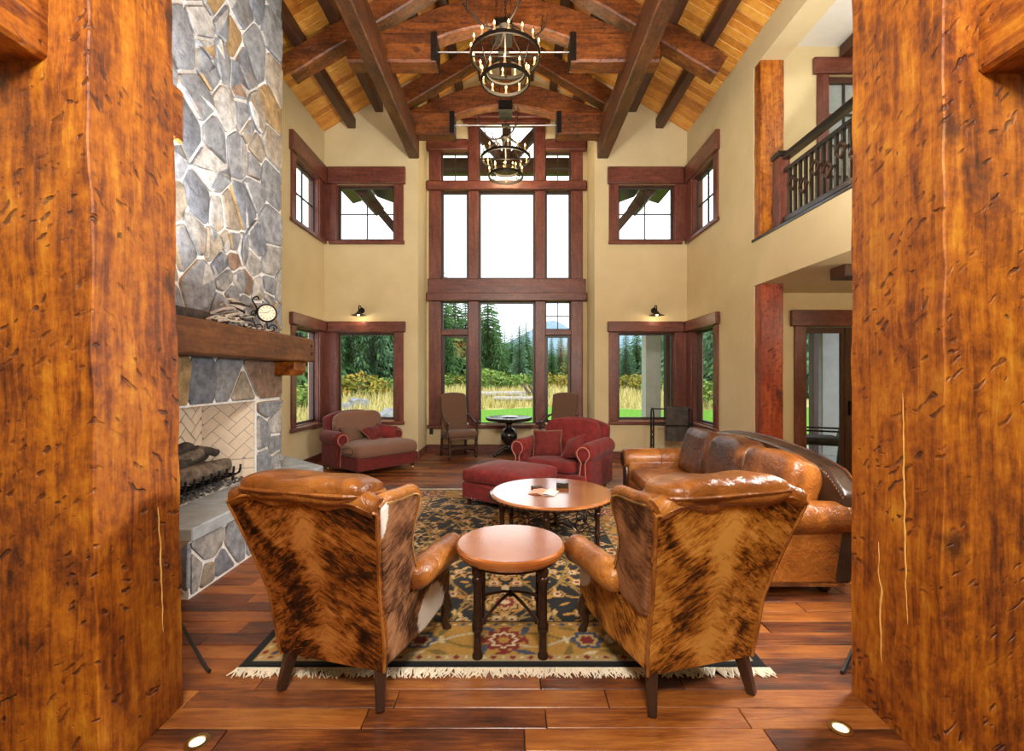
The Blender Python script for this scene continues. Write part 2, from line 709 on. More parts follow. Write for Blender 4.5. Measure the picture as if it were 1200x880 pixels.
def floor_mat():
    m, nt, b = new_mat('hand_scraped_floor')
    v = coords(nt, (1.6, 20, 1))
    g = noise_tex(nt, v, 2.4, 9, .68, .8)
    v2 = coords(nt, (1.1, 2.6, 1))
    g2 = noise_tex(nt, v2, 2.4, 4, .6)
    r = rand01(nt)
    s = math_n(nt, 'ADD', math_n(nt, 'MULTIPLY', g, .45), math_n(nt, 'MULTIPLY', g2, .45))
    s = math_n(nt, 'ADD', s, math_n(nt, 'MULTIPLY', math_n(nt, 'SUBTRACT', r, .5), .22))
    c = ramp(nt, s, [(.30, (.035, .009, .003)), (.41, (.14, .036, .007)), (.50, (.27, .080, .012)), (.64, (.42, .155, .027))])
    L(nt, c, b.inputs['Base Color'])
    b.inputs['Roughness'].default_value = .42
    b.inputs['Coat Weight'].default_value = .22
    b.inputs['Coat Roughness'].default_value = .2
    bump(nt, b, math_n(nt, 'ADD', g, g2), .45, .012)
    return m


MT['floor'] = floor_mat()
MT['subfloor'] = plain('dark_subfloor', (.02, .01, .006), .8)


def pine_mat():
    m, nt, b = new_mat('pine_ceiling_boards')
    v = coords(nt, (1.2, 12, 12))
    g = noise_tex(nt, v, 1.5, 5, .55, .4)
    r = rand01(nt)
    s = math_n(nt, 'ADD', math_n(nt, 'MULTIPLY', g, .6), math_n(nt, 'MULTIPLY', r, .34))
    c = ramp(nt, s, [(.25, (.40, .135, .015)), (.5, (.66, .27, .036)), (.75, (.82, .44, .085))])
    vo = N(nt, 'ShaderNodeTexVoronoi')
    vo.inputs['Scale'].default_value = 3.2
    L(nt, coords(nt, (.8, 2.2, 1)), vo.inputs['Vector'])
    kn = ramp(nt, vo.outputs['Distance'], [(.035, (1, 1, 1)), (.075, (0, 0, 0))])
    L(nt, mixc(nt, math_n(nt, 'MULTIPLY', kn, .75), c, (.07, .018, .005)), b.inputs['Base Color'])
    b.inputs['Roughness'].default_value = .42
    return m


MT['pine'] = pine_mat()


def stone_mat(name, stops, rough=.8):
    m, nt, b = new_mat(name)
    r = rand01(nt)
    base = ramp(nt, r, stops, 'CONSTANT')
    v = coords(nt)
    n = noise_tex(nt, v, 11, 9, .74)
    n2 = noise_tex(nt, v, 2.4, 4, .6, .8)
    c = mixc(nt, .8, base, ramp(nt, n, [(.34, (.22, .22, .23)), (.62, (1.0, .98, .95))]), 'MULTIPLY')
    c = mixc(nt, ramp(nt, n2, [(.63, (0, 0, 0)), (.78, (.45, .45, .45))]), c, (.40, .22, .08))
    L(nt, c, b.inputs['Base Color'])
    b.inputs['Roughness'].default_value = rough
    bump(nt, b, math_n(nt, 'ADD', n, n2), .8, .03)
    return m


MT['stone'] = stone_mat('field_stone', [(0, (.36, .39, .44)), (.17, (.50, .50, .49)), (.30, (.25, .28, .34)), (.42, (.46, .40, .32)), (.54, (.38, .41, .46)),
                                        (.66, (.64, .64, .63)), (.76, (.33, .35, .38)), (.87, (.50, .34, .16)), (.93, (.36, .24, .17)), (.97, (.52, .46, .37))])
MT['mortar'] = plain('pale_mortar', (.84, .84, .83), .9, var=.15, nscale=30, bstr=.5)
MT['slate'] = plain('blue_slate', (.36, .42, .46), .42, var=.3, nscale=5, bstr=.3)
MT['firebrick'] = plain('cream_firebrick', (.74, .62, .48), .8, var=.07, nscale=12, bstr=.2)
MT['soot'] = plain('grey_firebox_joint', (.34, .30, .26), .9)
MT['bark'] = plain('fired_clay_log', (.15, .115, .085), .9, var=.65, nscale=14, bstr=.9)
MT['char'] = plain('charred_log', (.045, .035, .03), .85, var=.6, nscale=18, bstr=.9)
MT['cinder'] = plain('lava_cinder', (.10, .095, .095), .9, var=.6, nscale=40)
MT['iron'] = plain('black_iron', (.018, .016, .015), .45, metal=.6, var=.3)
MT['iron_brown'] = plain('bronzed_iron', (.07, .036, .024), .32, metal=.75, var=.25, nscale=20)
MT['black_wood'] = plain('black_lacquered_wood', (.012, .010, .009), .22, coat=.4)
MT['dark_leg'] = plain('dark_walnut_leg', (.035, .013, .006), .38, var=.3, coat=.2)
MT['brass'] = plain('aged_brass', (.55, .38, .14), .28, metal=1.0)
MT['nickel'] = plain('nickel', (.6, .58, .54), .25, metal=1.0)
MT['steel'] = plain('steel_rod', (.42, .42, .43), .35, metal=.9)
MT['black'] = plain('matte_black', (.012, .012, .013), .55)
MT['candle'] = plain('candle_sleeve', (.55, .38, .19), .5)
MT['flame'] = plain('lit_candle_bulb', (1, .8, .5), .4, emit=(1.0, .62, .22), estr=5.0)
MT['bulb'] = plain('lit_sconce_bulb', (1, .85, .6), .4, emit=(1.0, .72, .35), estr=4.0)
MT['amber'] = plain('lit_amber_glass', (.9, .55, .12), .4, emit=(1.0, .55, .08), estr=2.5)
MT['floorlight'] = plain('lit_floor_lens', (.9, .85, .7), .3, emit=(1.0, .92, .72), estr=.6)
MT['antler'] = plain('dark_antler', (.030, .018, .011), .6, var=.5)


def leather(name, lo, mid, hi, rough=.3, scale=3.0, wr=.35):
    m, nt, b = new_mat(name)
    v = coords(nt)
    n = noise_tex(nt, v, scale, 5, .6, .5)
    L(nt, ramp(nt, n, [(.3, lo), (.5, mid), (.7, hi)]), b.inputs['Base Color'])
    w = noise_tex(nt, coords(nt, (1, 1, 1)), 13, 4, .55, 2.2)
    fine = noise_tex(nt, v, 130, 2)
    b.inputs['Roughness'].default_value = rough
    b.inputs['Coat Weight'].default_value = .25
    b.inputs['Coat Roughness'].default_value = .22
    bump(nt, b, math_n(nt, 'ADD', w, math_n(nt, 'MULTIPLY', fine, .06)), wr, .02)
    return m


MT['leather'] = leather('saddle_leather', (.10, .028, .005), (.25, .078, .011), (.46, .18, .032), wr=.55)
MT['leather_dark'] = leather('chestnut_leather', (.035, .011, .005), (.10, .031, .009), (.25, .09, .020), .28, wr=.6)
MT['leather_back'] = leather('espresso_leather', (.016, .009, .007), (.035, .018, .012), (.06, .03, .018), .3, wr=.2)


def hide(name, stops, tilt=.55, spine=True, white=None, flip=1, hscale=1.0):
    """brindled cowhide: hair streaks that run out and down from the spine line, optional white patch (centre, half sizes)."""
    m, nt, b = new_mat(name)
    t = N(nt, 'ShaderNodeTexCoord')
    sp = N(nt, 'ShaderNodeSeparateXYZ')
    L(nt, t.outputs['Object'], sp.inputs[0])
    X, Y, Z = sp.outputs
    ax = math_n(nt, 'ABSOLUTE', math_n(nt, 'ADD', X, -0.01)) if spine else math_n(nt, 'MULTIPLY', Y, flip)
    al = math_n(nt, 'SUBTRACT', math_n(nt, 'MULTIPLY', ax, .85), math_n(nt, 'MULTIPLY', Z, tilt))
    ac = math_n(nt, 'ADD', math_n(nt, 'MULTIPLY', ax, tilt), math_n(nt, 'MULTIPLY', Z, .85))
    cb = N(nt, 'ShaderNodeCombineXYZ')
    L(nt, math_n(nt, 'MULTIPLY', al, 11.0 * hscale), cb.inputs[0])
    L(nt, math_n(nt, 'MULTIPLY', ac, 58 * hscale), cb.inputs[1])
    L(nt, math_n(nt, 'MULTIPLY', X, 9.0), cb.inputs[2])
    n = noise_tex(nt, cb.outputs[0], 1.0, 6, .72, .9)
    big = noise_tex(nt, t.outputs['Object'], 4.5, 5, .62, .6)
    s = math_n(nt, 'ADD', math_n(nt, 'MULTIPLY', n, .55), math_n(nt, 'MULTIPLY', big, .50))
    if spine:
        w = math_n(nt, 'POWER', 2.718, math_n(nt, 'MULTIPLY', math_n(nt, 'MULTIPLY', X, X), -260.0))
        s = math_n(nt, 'ADD', s, math_n(nt, 'MULTIPLY', w, .09))
    c = ramp(nt, s, stops)
    if white:
        (cx, cy, cz), (rx, ry, rz) = white
        q = None
        for (o, cc, rr) in ((X, cx, rx), (Y, cy, ry), (Z, cz, rz)):
            d = math_n(nt, 'DIVIDE', math_n(nt, 'SUBTRACT', o, cc), rr)
            d = math_n(nt, 'MULTIPLY', d, d)
            q = d if q is None else math_n(nt, 'ADD', q, d)
        q = math_n(nt, 'ADD', q, math_n(nt, 'MULTIPLY', math_n(nt, 'SUBTRACT', n, .5), 1.6))
        c = mixc(nt, ramp(nt, q, [(.82, (1, 1, 1)), (.96, (0, 0, 0))]), c, (.80, .76, .70))
    L(nt, c, b.inputs['Base Color'])
    b.inputs['Roughness'].default_value = .5
    b.inputs['Specular IOR Level'].default_value = .22
    bump(nt, b, n, .15, .006)
    return m


HIDE_L = [(.43, (.007, .003, .002)), (.50, (.075, .020, .004)), (.56, (.27, .078, .008)), (.67, (.50, .20, .045))]
HIDE_R = [(.41, (.010, .004, .002)), (.47, (.12, .036, .005)), (.53, (.38, .135, .014)), (.64, (.62, .30, .06))]
HIDE_G = [(.41, (.012, .006, .004)), (.48, (.085, .036, .018)), (.55, (.26, .115, .05)), (.68, (.42, .23, .12))]


def weave(name, a, b_, scale=60, rough=.85):
    m, nt, b = new_mat(name)
    v = coords(nt)
    ck = N(nt, 'ShaderNodeTexWave')
    ck.inputs['Scale'].default_value = scale * .4
    ck.inputs['Distortion'].default_value = 1.5
    L(nt, v, ck.inputs['Vector'])
    n = noise_tex(nt, v, scale, 3)
    s = math_n(nt, 'ADD', math_n(nt, 'MULTIPLY', ck.outputs['Fac'], .5), math_n(nt, 'MULTIPLY', n, .5))
    L(nt, ramp(nt, s, [(.3, a), (.7, b_)]), b.inputs['Base Color'])
    b.inputs['Roughness'].default_value = rough
    b.inputs['Sheen Weight'].default_value = .08
    bump(nt, b, s, .3, .004)
    return m


MT['red'] = plain('red_chenille', (.165, .011, .010), .9, var=.35, nscale=14, bstr=.25, sheen=.12)
MT['red_dark'] = plain('burgundy_chenille', (.12, .010, .008), .9, var=.35, nscale=14, bstr=.25, sheen=.12)
MT['red_piping'] = plain('pale_cord_piping', (.42, .16, .10), .7)
MT['brown_weave'] = weave('brown_ribbed_fabric', (.10, .042, .026), (.28, .145, .09), 70)
MT['tan_weave'] = weave('tan_woven_fabric', (.07, .032, .018), (.20, .105, .06), 55)
MT['throw'] = plain('dark_hide_throw', (.05, .04, .033), .7, var=.6, nscale=9)


def copper():
    m, nt, b = new_mat('hammered_copper_top')
    v = coords(nt)
    n = noise_tex(nt, v, 3, 5, .6)
    L(nt, ramp(nt, n, [(.3, (.36, .10, .018)), (.7, (.58, .21, .045))]), b.inputs['Base Color'])
    b.inputs['Metallic'].default_value = .35
    b.inputs['Roughness'].default_value = .26
    b.inputs['Coat Weight'].default_value = 1.0
    b.inputs['Coat IOR'].default_value = 1.75
    b.inputs['Coat Roughness'].default_value = .14
    vo = N(nt, 'ShaderNodeTexVoronoi')
    vo.inputs['Scale'].default_value = 55
    L(nt, v, vo.inputs['Vector'])
    bump(nt, b, vo.outputs['Distance'], .05, .006)
    return m


MT['copper'] = copper()


def glass_mat():
    m, nt, b = new_mat('window_glass')
    out = nt.nodes['Material Output']
    tr = N(nt, 'ShaderNodeBsdfTransparent')
    tr.inputs[0].default_value = (.97, .985, .98, 1)
    gl = N(nt, 'ShaderNodeBsdfGlossy')
    gl.inputs['Roughness'].default_value = .01
    fr = N(nt, 'ShaderNodeFresnel')
    ge = N(nt, 'ShaderNodeNewGeometry')
    L(nt, math_n(nt, 'ADD', 1.28, math_n(nt, 'MULTIPLY', ge.outputs['Backfacing'], 1 / 1.28 - 1.28)), fr.inputs['IOR'])
    mx = N(nt, 'ShaderNodeMixShader')
    L(nt, fr.outputs[0], mx.inputs[0])
    L(nt, tr.outputs[0], mx.inputs[1])
    L(nt, gl.outputs[0], mx.inputs[2])
    L(nt, mx.outputs[0], out.inputs['Surface'])
    return m


MT['glass'] = glass_mat()
MT['sash'] = plain('dark_bronze_sash', (.05, .035, .03), .4)
MT['muntin'] = plain('dark_muntin', (.03, .022, .02), .5)


def veg(name, stops, rough=.8):
    m, nt, b = new_mat(name)
    r = rand01(nt)
    n = noise_tex(nt, coords(nt), .8, 3)
    s = math_n(nt, 'ADD', math_n(nt, 'MULTIPLY', r, .55), math_n(nt, 'MULTIPLY', n, .45))
    L(nt, ramp(nt, s, stops), b.inputs['Base Color'])
    b.inputs['Roughness'].default_value = rough
    b.inputs['Specular IOR Level'].default_value = .15
    return m


MT['conifer'] = veg('conifer_needles', [(.2, (.045, .115, .045)), (.5, (.11, .24, .08)), (.8, (.21, .38, .13))])
MT['conifer_blue'] = veg('blue_conifer_needles', [(.2, (.06, .13, .08)), (.5, (.13, .26, .14)), (.8, (.22, .38, .19))])
MT['shrub'] = veg('autumn_shrub_leaf', [(.2, (.14, .20, .04)), (.5, (.32, .30, .05)), (.8, (.50, .28, .05))])
MT['shrub_green'] = veg('green_shrub_leaf', [(.2, (.08, .17, .04)), (.5, (.17, .30, .06)), (.8, (.36, .42, .10))])
MT['grass'] = veg('dry_meadow_grass', [(.2, (.30, .30, .08)), (.5, (.62, .52, .20)), (.8, (.80, .70, .36))])
MT['meadow'] = plain('meadow_soil', (.42, .37, .13), .95, var=.35, nscale=.8)
MT['lawn'] = plain('mown_lawn', (.13, .31, .03), .95, var=.3, nscale=9, spec=.1)
MT['trunk'] = plain('conifer_bark', (.16, .12, .09), .9, var=.4)
MT['snag'] = plain('bleached_deadwood', (.46, .42, .37), .9, var=.3)
MT['boulder'] = plain('grey_boulder', (.27, .27, .28), .9, var=.35, nscale=4, bstr=.5)
MT['mountain'] = plain('hazed_forest_slope', (.20, .31, .39), .95, var=.16, nscale=.02)  # blue distance haze is mixed into the forest colour
MT['foothill'] = plain('forested_foothill', (.10, .19, .15), .95, var=.3, nscale=.05)
MT['stucco'] = plain('grey_stucco', (.40, .39, .36), .85, var=.08)
MT['paving'] = plain('porch_paving', (.36, .36, .35), .8, var=.15)

# ================================================================== LARGE STRUCTURE
XL, XR, AX = -3.59, 3.35, -0.12      # side walls and the ridge line
YF, YG = 8.9, 9.8                    # corner walls, window recess wall
EAVE, PITCH = 6.24, 0.60
RL, RRX = -1.80, 1.58                # sides of the window recess


def roof_z(x):
    half = (AX - XL)
    return EAVE + PITCH * (half - abs(x - AX))


# --- floor: planks one by one near the camera, joined further off
fl = MB()
fl.box((XL, -3, -.12), (6.5, 10.0, -.022))
floor = struct(fl, 'floor', MT['subfloor'], 'hand-scraped brown wood plank floor of the great room', smooth=0)
PW = .131
rows = []
y = -3.0
stuff = MB()
r = random.Random(11)
row = 0
while y < 9.75:
    x0, x1 = XL, (6.45 if 2.5 < y < 6.95 else XR)
    if y > YF - .05:
        x0, x1 = RL, RRX
    x = x0 - r.uniform(0, .8)
    while x < x1:
        ln = r.uniform(.55, 1.7)
        a, b = max(x, x0), min(x + ln, x1)
        x += ln
        if b - a < .03:
            continue
        t = r.uniform(-.0016, .0012)
        tilt = r.uniform(-.0012, .0012)
        g = .0025
        vs = [(a + g, y + g, -.02), (b - g, y + g, -.02), (b - g, y + PW - g, -.02), (a + g, y + PW - g, -.02),
              (a + g, y + g, t), (b - g, y + g, t), (b - g, y + PW - g, t + tilt), (a + g, y + PW - g, t + tilt)]
        fs = [(4, 5, 6, 7), (0, 1, 5, 4), (1, 2, 6, 5), (2, 3, 7, 6), (3, 0, 4, 7)]
        near = 1.35 < y < 4.4 and abs(a + b) / 2 < 1.15 * y + 1.0
        if near:
            m = MB().add(vs, fs)
            p = build(m, 'floor_plank', MT['floor'], floor, bevel=.0025, seg=1, smooth=0, fix=False)
        else:
            stuff.add(vs, fs)
    y += PW
    row += 1
p = build(stuff, 'floor_planks_beyond', MT['floor'], floor, smooth=0, fix=False)
tag(p, kind='stuff')

# --- ceiling: slab above, pine boards below laid from eave to ridge
cl = MB()
half = AX - XL
TH = .18
for sgn in (-1, 1):
    xe = AX + sgn * half
    fr = lambda u, v, w: (u, w, v)
    cl.prism([(AX, roof_z(AX) + .03), (xe, EAVE + .03), (xe, EAVE + TH), (AX, roof_z(AX) + TH + .06)], -3.0, 10.9, fr)
ceiling = struct(cl, 'ceiling', MT['pine'], 'vaulted ceiling of orange tongue-and-groove pine boards', smooth=0)
r = random.Random(5)
BW = .133
rest = MB()
for sgn in (-1, 1):
    y = -3.0
    while y < YG - .02:
        y1 = min(y + BW, YG)
        wmax = half
        cuts = [0.0, r.uniform(.35, .65) * wmax, wmax]
        if y > YF - .14:
            cuts = [0.0, wmax - .01]
            if y + BW > YF:
                cuts = [0.0, (AX - RL) if sgn < 0 else (RRX - AX)]
        for c0, c1 in zip(cuts, cuts[1:]):
            xa, xb = AX + sgn * (c0 + .002), AX + sgn * (c1 - .002)
            g = .0035
            dz = r.uniform(-.002, .002)
            za, zb = roof_z(xa) + dz, roof_z(xb) + dz
            vs = [(xa, y + g, za), (xb, y + g, zb), (xb, y1 - g, zb), (xa, y1 - g, za),
                  (xa, y + g, za + .035), (xb, y + g, zb + .035), (xb, y1 - g, zb + .035), (xa, y1 - g, za + .035)]
            fs = [(3, 2, 1, 0), (0, 1, 5, 4), (1, 2, 6, 5), (2, 3, 7, 6), (3, 0, 4, 7)]
            if y > 4.6:
                build(MB().add(vs, fs), 'ceiling_board', MT['pine'], ceiling, bevel=.004, seg=1, smooth=0)
            else:
                rest.add(vs, fs)
        y += BW
tag(build(rest, 'ceiling_boards_overhead', MT['pine'], ceiling, smooth=0, fix=False), kind='stuff')

# --- walls
frX = lambda s: (lambda u, v, w: (w, u, v))     # wall in a plane of constant X: u = y, v = z
frY = lambda u, v, w: (u, w, v)
SW = (7.68, 8.64)                               # side window openings along the side walls
LOZ, HIZ = (.74, 2.43), (4.18, 5.25)
w = MB()
holed(w, -3.0, YF + .2, 0, EAVE + .03, [(*SW, *LOZ), (*SW, *HIZ)], frX(0), XL - .2, XL)
struct(w, 'wall_left', MT['plaster'], 'tan plaster side wall behind the stone fireplace', smooth=0)
w = MB()
OP0, OP1 = 3.2, 6.45
holed(w, -3.0, 6.7, 0, EAVE + .03, [(OP0, OP1, 0, 2.84), (OP0, OP1, 3.48, 5.86)], frX(0), XR, XR + .33)
holed(w, 6.7, YF + .2, 0, EAVE + .03, [(*SW, *LOZ), (*SW, *HIZ)], frX(0), XR, XR + .2)
struct(w, 'wall_right', MT['plaster'], 'tan plaster wall with the hall opening below and the loft opening above', smooth=0)
FW_L, FW_R = (-3.36, -2.24), (2.02, 3.12)
w = MB()
holed(w, XL, RL, 0, EAVE, [(*FW_L, *LOZ), (*FW_L, *HIZ)], frY, YF, YF + .2)
w.prism([(XL, EAVE), (RL, EAVE), (RL, roof_z(RL) + .03), (XL, roof_z(XL) + .03)], YF, YF + .2, frY)
w.box((RL - .2, YF + .2, 0), (RL, YG, roof_z(RL) + .03))
struct(w, 'wall_far_left', MT['plaster'], 'tan plaster corner wall to the left of the tall window', smooth=0)
w = MB()
holed(w, RRX, XR, 0, EAVE, [(*FW_R, *LOZ), (*FW_R, *HIZ)], frY, YF, YF + .2)
w.prism([(RRX, EAVE), (XR, EAVE), (XR, roof_z(XR) + .03), (RRX, roof_z(RRX) + .03)], YF, YF + .2, frY)
w.box((RRX, YF + .2, 0), (RRX + .2, YG, roof_z(RRX) + .03))
struct(w, 'wall_far_right', MT['plaster'], 'tan plaster corner wall to the right of the tall window', smooth=0)
w = MB()
holed(w, RL - .2, RRX + .2, 0, 7.15, [(-1.52, 1.27, .58, 6.32), (-.86, .66, 6.3, 6.92)], frY, YG, YG + .2)
w.prism([(RL - .2, 7.15), (RRX + .2, 7.15), (RRX + .2, roof_z(RRX + .2) + .03), (AX, roof_z(AX) + .03), (RL - .2, roof_z(RL - .2) + .03)], YG, YG + .2, frY)
struct(w, 'wall_far', MT['plaster'], 'tan plaster recess wall around the tall central window', smooth=0)
w = MB()
w.box((XL - .2, -3.2, 0), (XR + .33, -3.0, EAVE + .03))
w.prism([(XL, EAVE + .03), (XR, EAVE + .03), (AX, roof_z(AX) + .03)], -3.2, -3.0, frY)
struct(w, 'wall_back', MT['plaster'], 'tan plaster wall behind the camera', smooth=0)

# hall and loft beyond the right wall
HX = 6.5
DX0, DX1 = 4.40, 5.45          # glazed door opening of the hall
UX0, UX1 = 4.74, 5.75          # glazed door opening of the loft
w = MB()
holed(w, XR + .2, HX, 0, 6.55, [(DX0, DX1, 0, 2.34), (UX0, UX1, 3.48, 6.12)], frY, 7.0, 7.15)
struct(w, 'wall_hall_far', MT['plaster'], 'tan plaster end wall of the hall and the loft with a dark door on each level', smooth=0)
w = MB()
w.box((HX, 2.2, 0), (HX + .15, 7.15, 6.55))
w.box((XR + .33, 2.2, 0), (HX, 2.35, 6.55))
struct(w, 'wall_hall_side', MT['plaster'], 'tan plaster outer wall of the side hall', smooth=0)
w = MB()
w.box((XR + .33, 2.35, 2.84), (HX, 7.0, 3.46))
struct(w, 'ceiling_hall', MT['plaster'], 'plaster ceiling of the side hall under the loft', smooth=0)
w = MB()
w.box((XR + .33, 2.2, 6.55), (HX + .15, 7.15, 6.7))
struct(w, 'ceiling_loft', MT['white'], 'pale plaster ceiling of the loft', smooth=0)
w = MB()
w.box((XR - .012, OP0 - .02, 3.445), (XR + .36, OP1 + .04, 3.485))
struct(w, 'trim_1', MT['black_wood'], 'black ledge board under the loft railing', bevel=.006)

# baseboards
for nm, a, b, lab in (('baseboard_far', (RL, YG - .022, 0), (RRX, YG, .15), 'reddish brown baseboard under the tall window'),
                      ('baseboard_far_left', (XL, YF - .022, 0), (RL, YF, .15), 'reddish brown baseboard under the left corner window'),
                      ('baseboard_far_right', (RRX, YF - .022, 0), (XR, YF, .15), 'reddish brown baseboard under the right corner window'),
                      ('baseboard_left', (XL, 6.4, 0), (XL + .022, YF - .03, .15), 'reddish brown baseboard beyond the fireplace'),
                      ('baseboard_right', (XR - .022, OP1, 0), (XR, YF - .03, .15), 'reddish brown baseboard along the right wall'),
                      ('baseboard_recess_left', (RL, YF, 0), (RL + .022, YG - .022, .15), 'short baseboard on the left return of the recess'),
                      ('baseboard_recess_right', (RRX - .022, YF, 0), (RRX, YG - .022, .15), 'short baseboard on the right return of the recess')):
    struct(MB().box(a, b), nm, MT['trim_x'], lab, bevel=.005)


# ------------------------------------------------------------------ windows
def pane_grid(root, x0, x1, z0, z1, nx, ny, yy, sash=.035, mun=.018):
    """sash frame, panes and glazing bars in one opening; local x along the wall, y outward."""
    d = .045
    for a, b in (((x0, yy - d / 2, z0), (x0 + sash, yy + d / 2, z1)), ((x1 - sash, yy - d / 2, z0), (x1, yy + d / 2, z1)),
                 ((x0 + sash, yy - d / 2, z0), (x1 - sash, yy + d / 2, z0 + sash)), ((x0 + sash, yy - d / 2, z1 - sash), (x1 - sash, yy + d / 2, z1))):
        build(MB().box(a, b), 'sash_rail', MT['sash'], root, bevel=.004, seg=1)
    a0, a1, b0, b1 = x0 + sash, x1 - sash, z0 + sash, z1 - sash
    for i in range(nx):
        for j in range(ny):
            u0, u1 = a0 + (a1 - a0) * i / nx, a0 + (a1 - a0) * (i + 1) / nx
            v0, v1 = b0 + (b1 - b0) * j / ny, b0 + (b1 - b0) * (j + 1) / ny
            build(MB().box((u0, yy - .003, v0), (u1, yy + .003, v1)), 'pane', MT['glass'], root, smooth=0)
    for i in range(1, nx):
        u = a0 + (a1 - a0) * i / nx
        build(MB().box((u - mun / 2, yy - .014, b0), (u + mun / 2, yy + .014, b1)), 'muntin', MT['muntin'], root, smooth=0)
    for j in range(1, ny):
        v = b0 + (b1 - b0) * j / ny
        build(MB().box((a0, yy - .013, v - mun / 2), (a1, yy + .013, v + mun / 2)), 'muntin', MT['muntin'], root, smooth=0)


def wood(root, name, a, b, axis='x', bevel=.008):
    return build(MB().box(a, b), name, MT['trim_x' if axis == 'x' else 'trim_z'], root, bevel=bevel)


def corner_window(name, label, loc, rotz, x0, x1, z0, z1, j0, j1, h0, h1, head, nx, ny, reveal=.1):
    """x0..x1, z0..z1: opening; j0, j1: casing widths; head board runs h0..h1 in x and z1..head."""
    t = thing(name, label, None, loc, rotz, kind='structure')
    # reveal lining
    for a, b, ax in (((x0 - .001, 0, z0), (x0 + .02, .18, z1), 'z'), ((x1 - .02, 0, z0), (x1 + .001, .18, z1), 'z'),
                     ((x0 + .02, 0, z1 - .02), (x1 - .02, .18, z1), 'x'), ((x0 + .02, 0, z0), (x1 - .02, .18, z0 + .02), 'x')):
        wood(t, 'reveal_board', a, b, ax, .003)
    pane_grid(t, x0 + .02, x1 - .02, z0 + .02, z1 - .02, nx, ny, reveal)
    wood(t, 'side_casing', (x0 - j0, -.03, z0 - .01), (x0 + .012, -.0005, z1), 'z')
    wood(t, 'side_casing', (x1 - .012, -.03, z0 - .01), (x1 + j1, -.0005, z1), 'z')
    wood(t, 'head_trim', (h0, -.075, z1), (h1, -.0005, head), 'x', .012)
    wood(t, 'sill_board', (h0 + .02, -.055, z0 - .075), (h1 - .02, -.0005, z0 - .01), 'x', .01)
    return t


wn_i = 2
for (lab, z, head, nx, ny) in (('lower', LOZ, 2.63, 1, 1), ('upper', HIZ, 5.57, 2, 2)):
    kind = 'single-pane picture window' if nx == 1 else 'four-pane window'
    corner_window(f'window_{wn_i + 0}', f'{lab} {kind} left of the tall window, in the wall that faces us', (0, YF, 0), 0, *FW_L, *z,
                  .215, .17, XL + .08, -2.03, head, nx, ny)
    corner_window(f'window_{wn_i + 1}', f'{lab} {kind} right of the tall window, in the wall that faces us', (0, YF, 0), 0, *FW_R, *z,
                  .17, .215, 1.82, XR - .08, head, nx, ny)
    corner_window(f'window_{wn_i + 2}', f'{lab} {kind} in the left side wall beyond the fireplace', (XL, 0, 0), R(90), *SW, *z,
                  .15, .24, 7.48, YF - .002, head, nx, ny)
    corner_window(f'window_{wn_i + 3}', f'{lab} {kind} in the right side wall beyond the loft', (XR, 0, 0), R(-90), -SW[1], -SW[0], *z,
                  .24, .15, -YF + .002, -7.48, head, nx, ny)
    wn_i += 4

gw = thing('window_1', 'tall central window of many panes in a wide reddish brown frame', None, (0, YG, 0), 0, kind='structure')
VX = [(-1.745, -1.49), (-.917, -.70), (.486, .70), (1.24, 1.49)]
for (a, b) in VX:
    for (z0, z1) in ((.56, 3.16), (3.63, 5.48), (5.68, 6.31 if a in (-1.745, 1.24) else 6.90)):
        wood(gw, 'mullion' if a in (-.917, .486) else 'side_casing', (a, -.035, z0), (b, .12, z1), 'z')
wood(gw, 'sill_board', (-1.785, -.07, .49), (1.565, .02, .56), 'x', .01)
wood(gw, 'trim_band', (-1.79, -.11, 3.16), (1.57, .12, 3.33), 'x', .015)
wood(gw, 'wood_panel', (-1.77, -.045, 3.33), (1.55, .12, 3.63), 'x')
wood(gw, 'trim_band', (-1.79, -.11, 5.48), (1.57, .12, 5.68), 'x', .03)
wood(gw, 'head_trim', (-1.79, -.10, 6.31), (-.92, .12, 6.545), 'x', .03)
wood(gw, 'head_trim', (.70, -.10, 6.31), (1.57, .12, 6.545), 'x', .03)
wood(gw, 'head_trim', (-1.10, -.12, 6.98), (.88, .10, 7.17), 'x', .03)
wood(gw, 'head_trim', (-1.02, -.05, 6.90), (.80, .12, 6.98), 'x', .01)
LITES = [(-1.49, -.917), (-.70, .486), (.70, 1.24)]
for i, (a, b) in enumerate(LITES):
    if i == 1:
        pane_grid(gw, a, b, .56, 3.16, 1, 1, .07, .045)
        pane_grid(gw, a, b, 5.68, 6.90, 2, 1, .07, .03)
    else:
        pane_grid(gw, a, b, .60, 2.46, 1, 1, .07, .06)
        wood(gw, 'transom_rail', (a, -.03, 2.45), (b, .12, 2.56), 'x')
        pane_grid(gw, a, b, 2.56, 3.16, 2, 2, .07, .03)
        pane_grid(gw, a, b, 5.68, 6.31, 2, 2, .07, .03)
    pane_grid(gw, a, b, 3.63, 5.48, 1, 1, .07, .045)


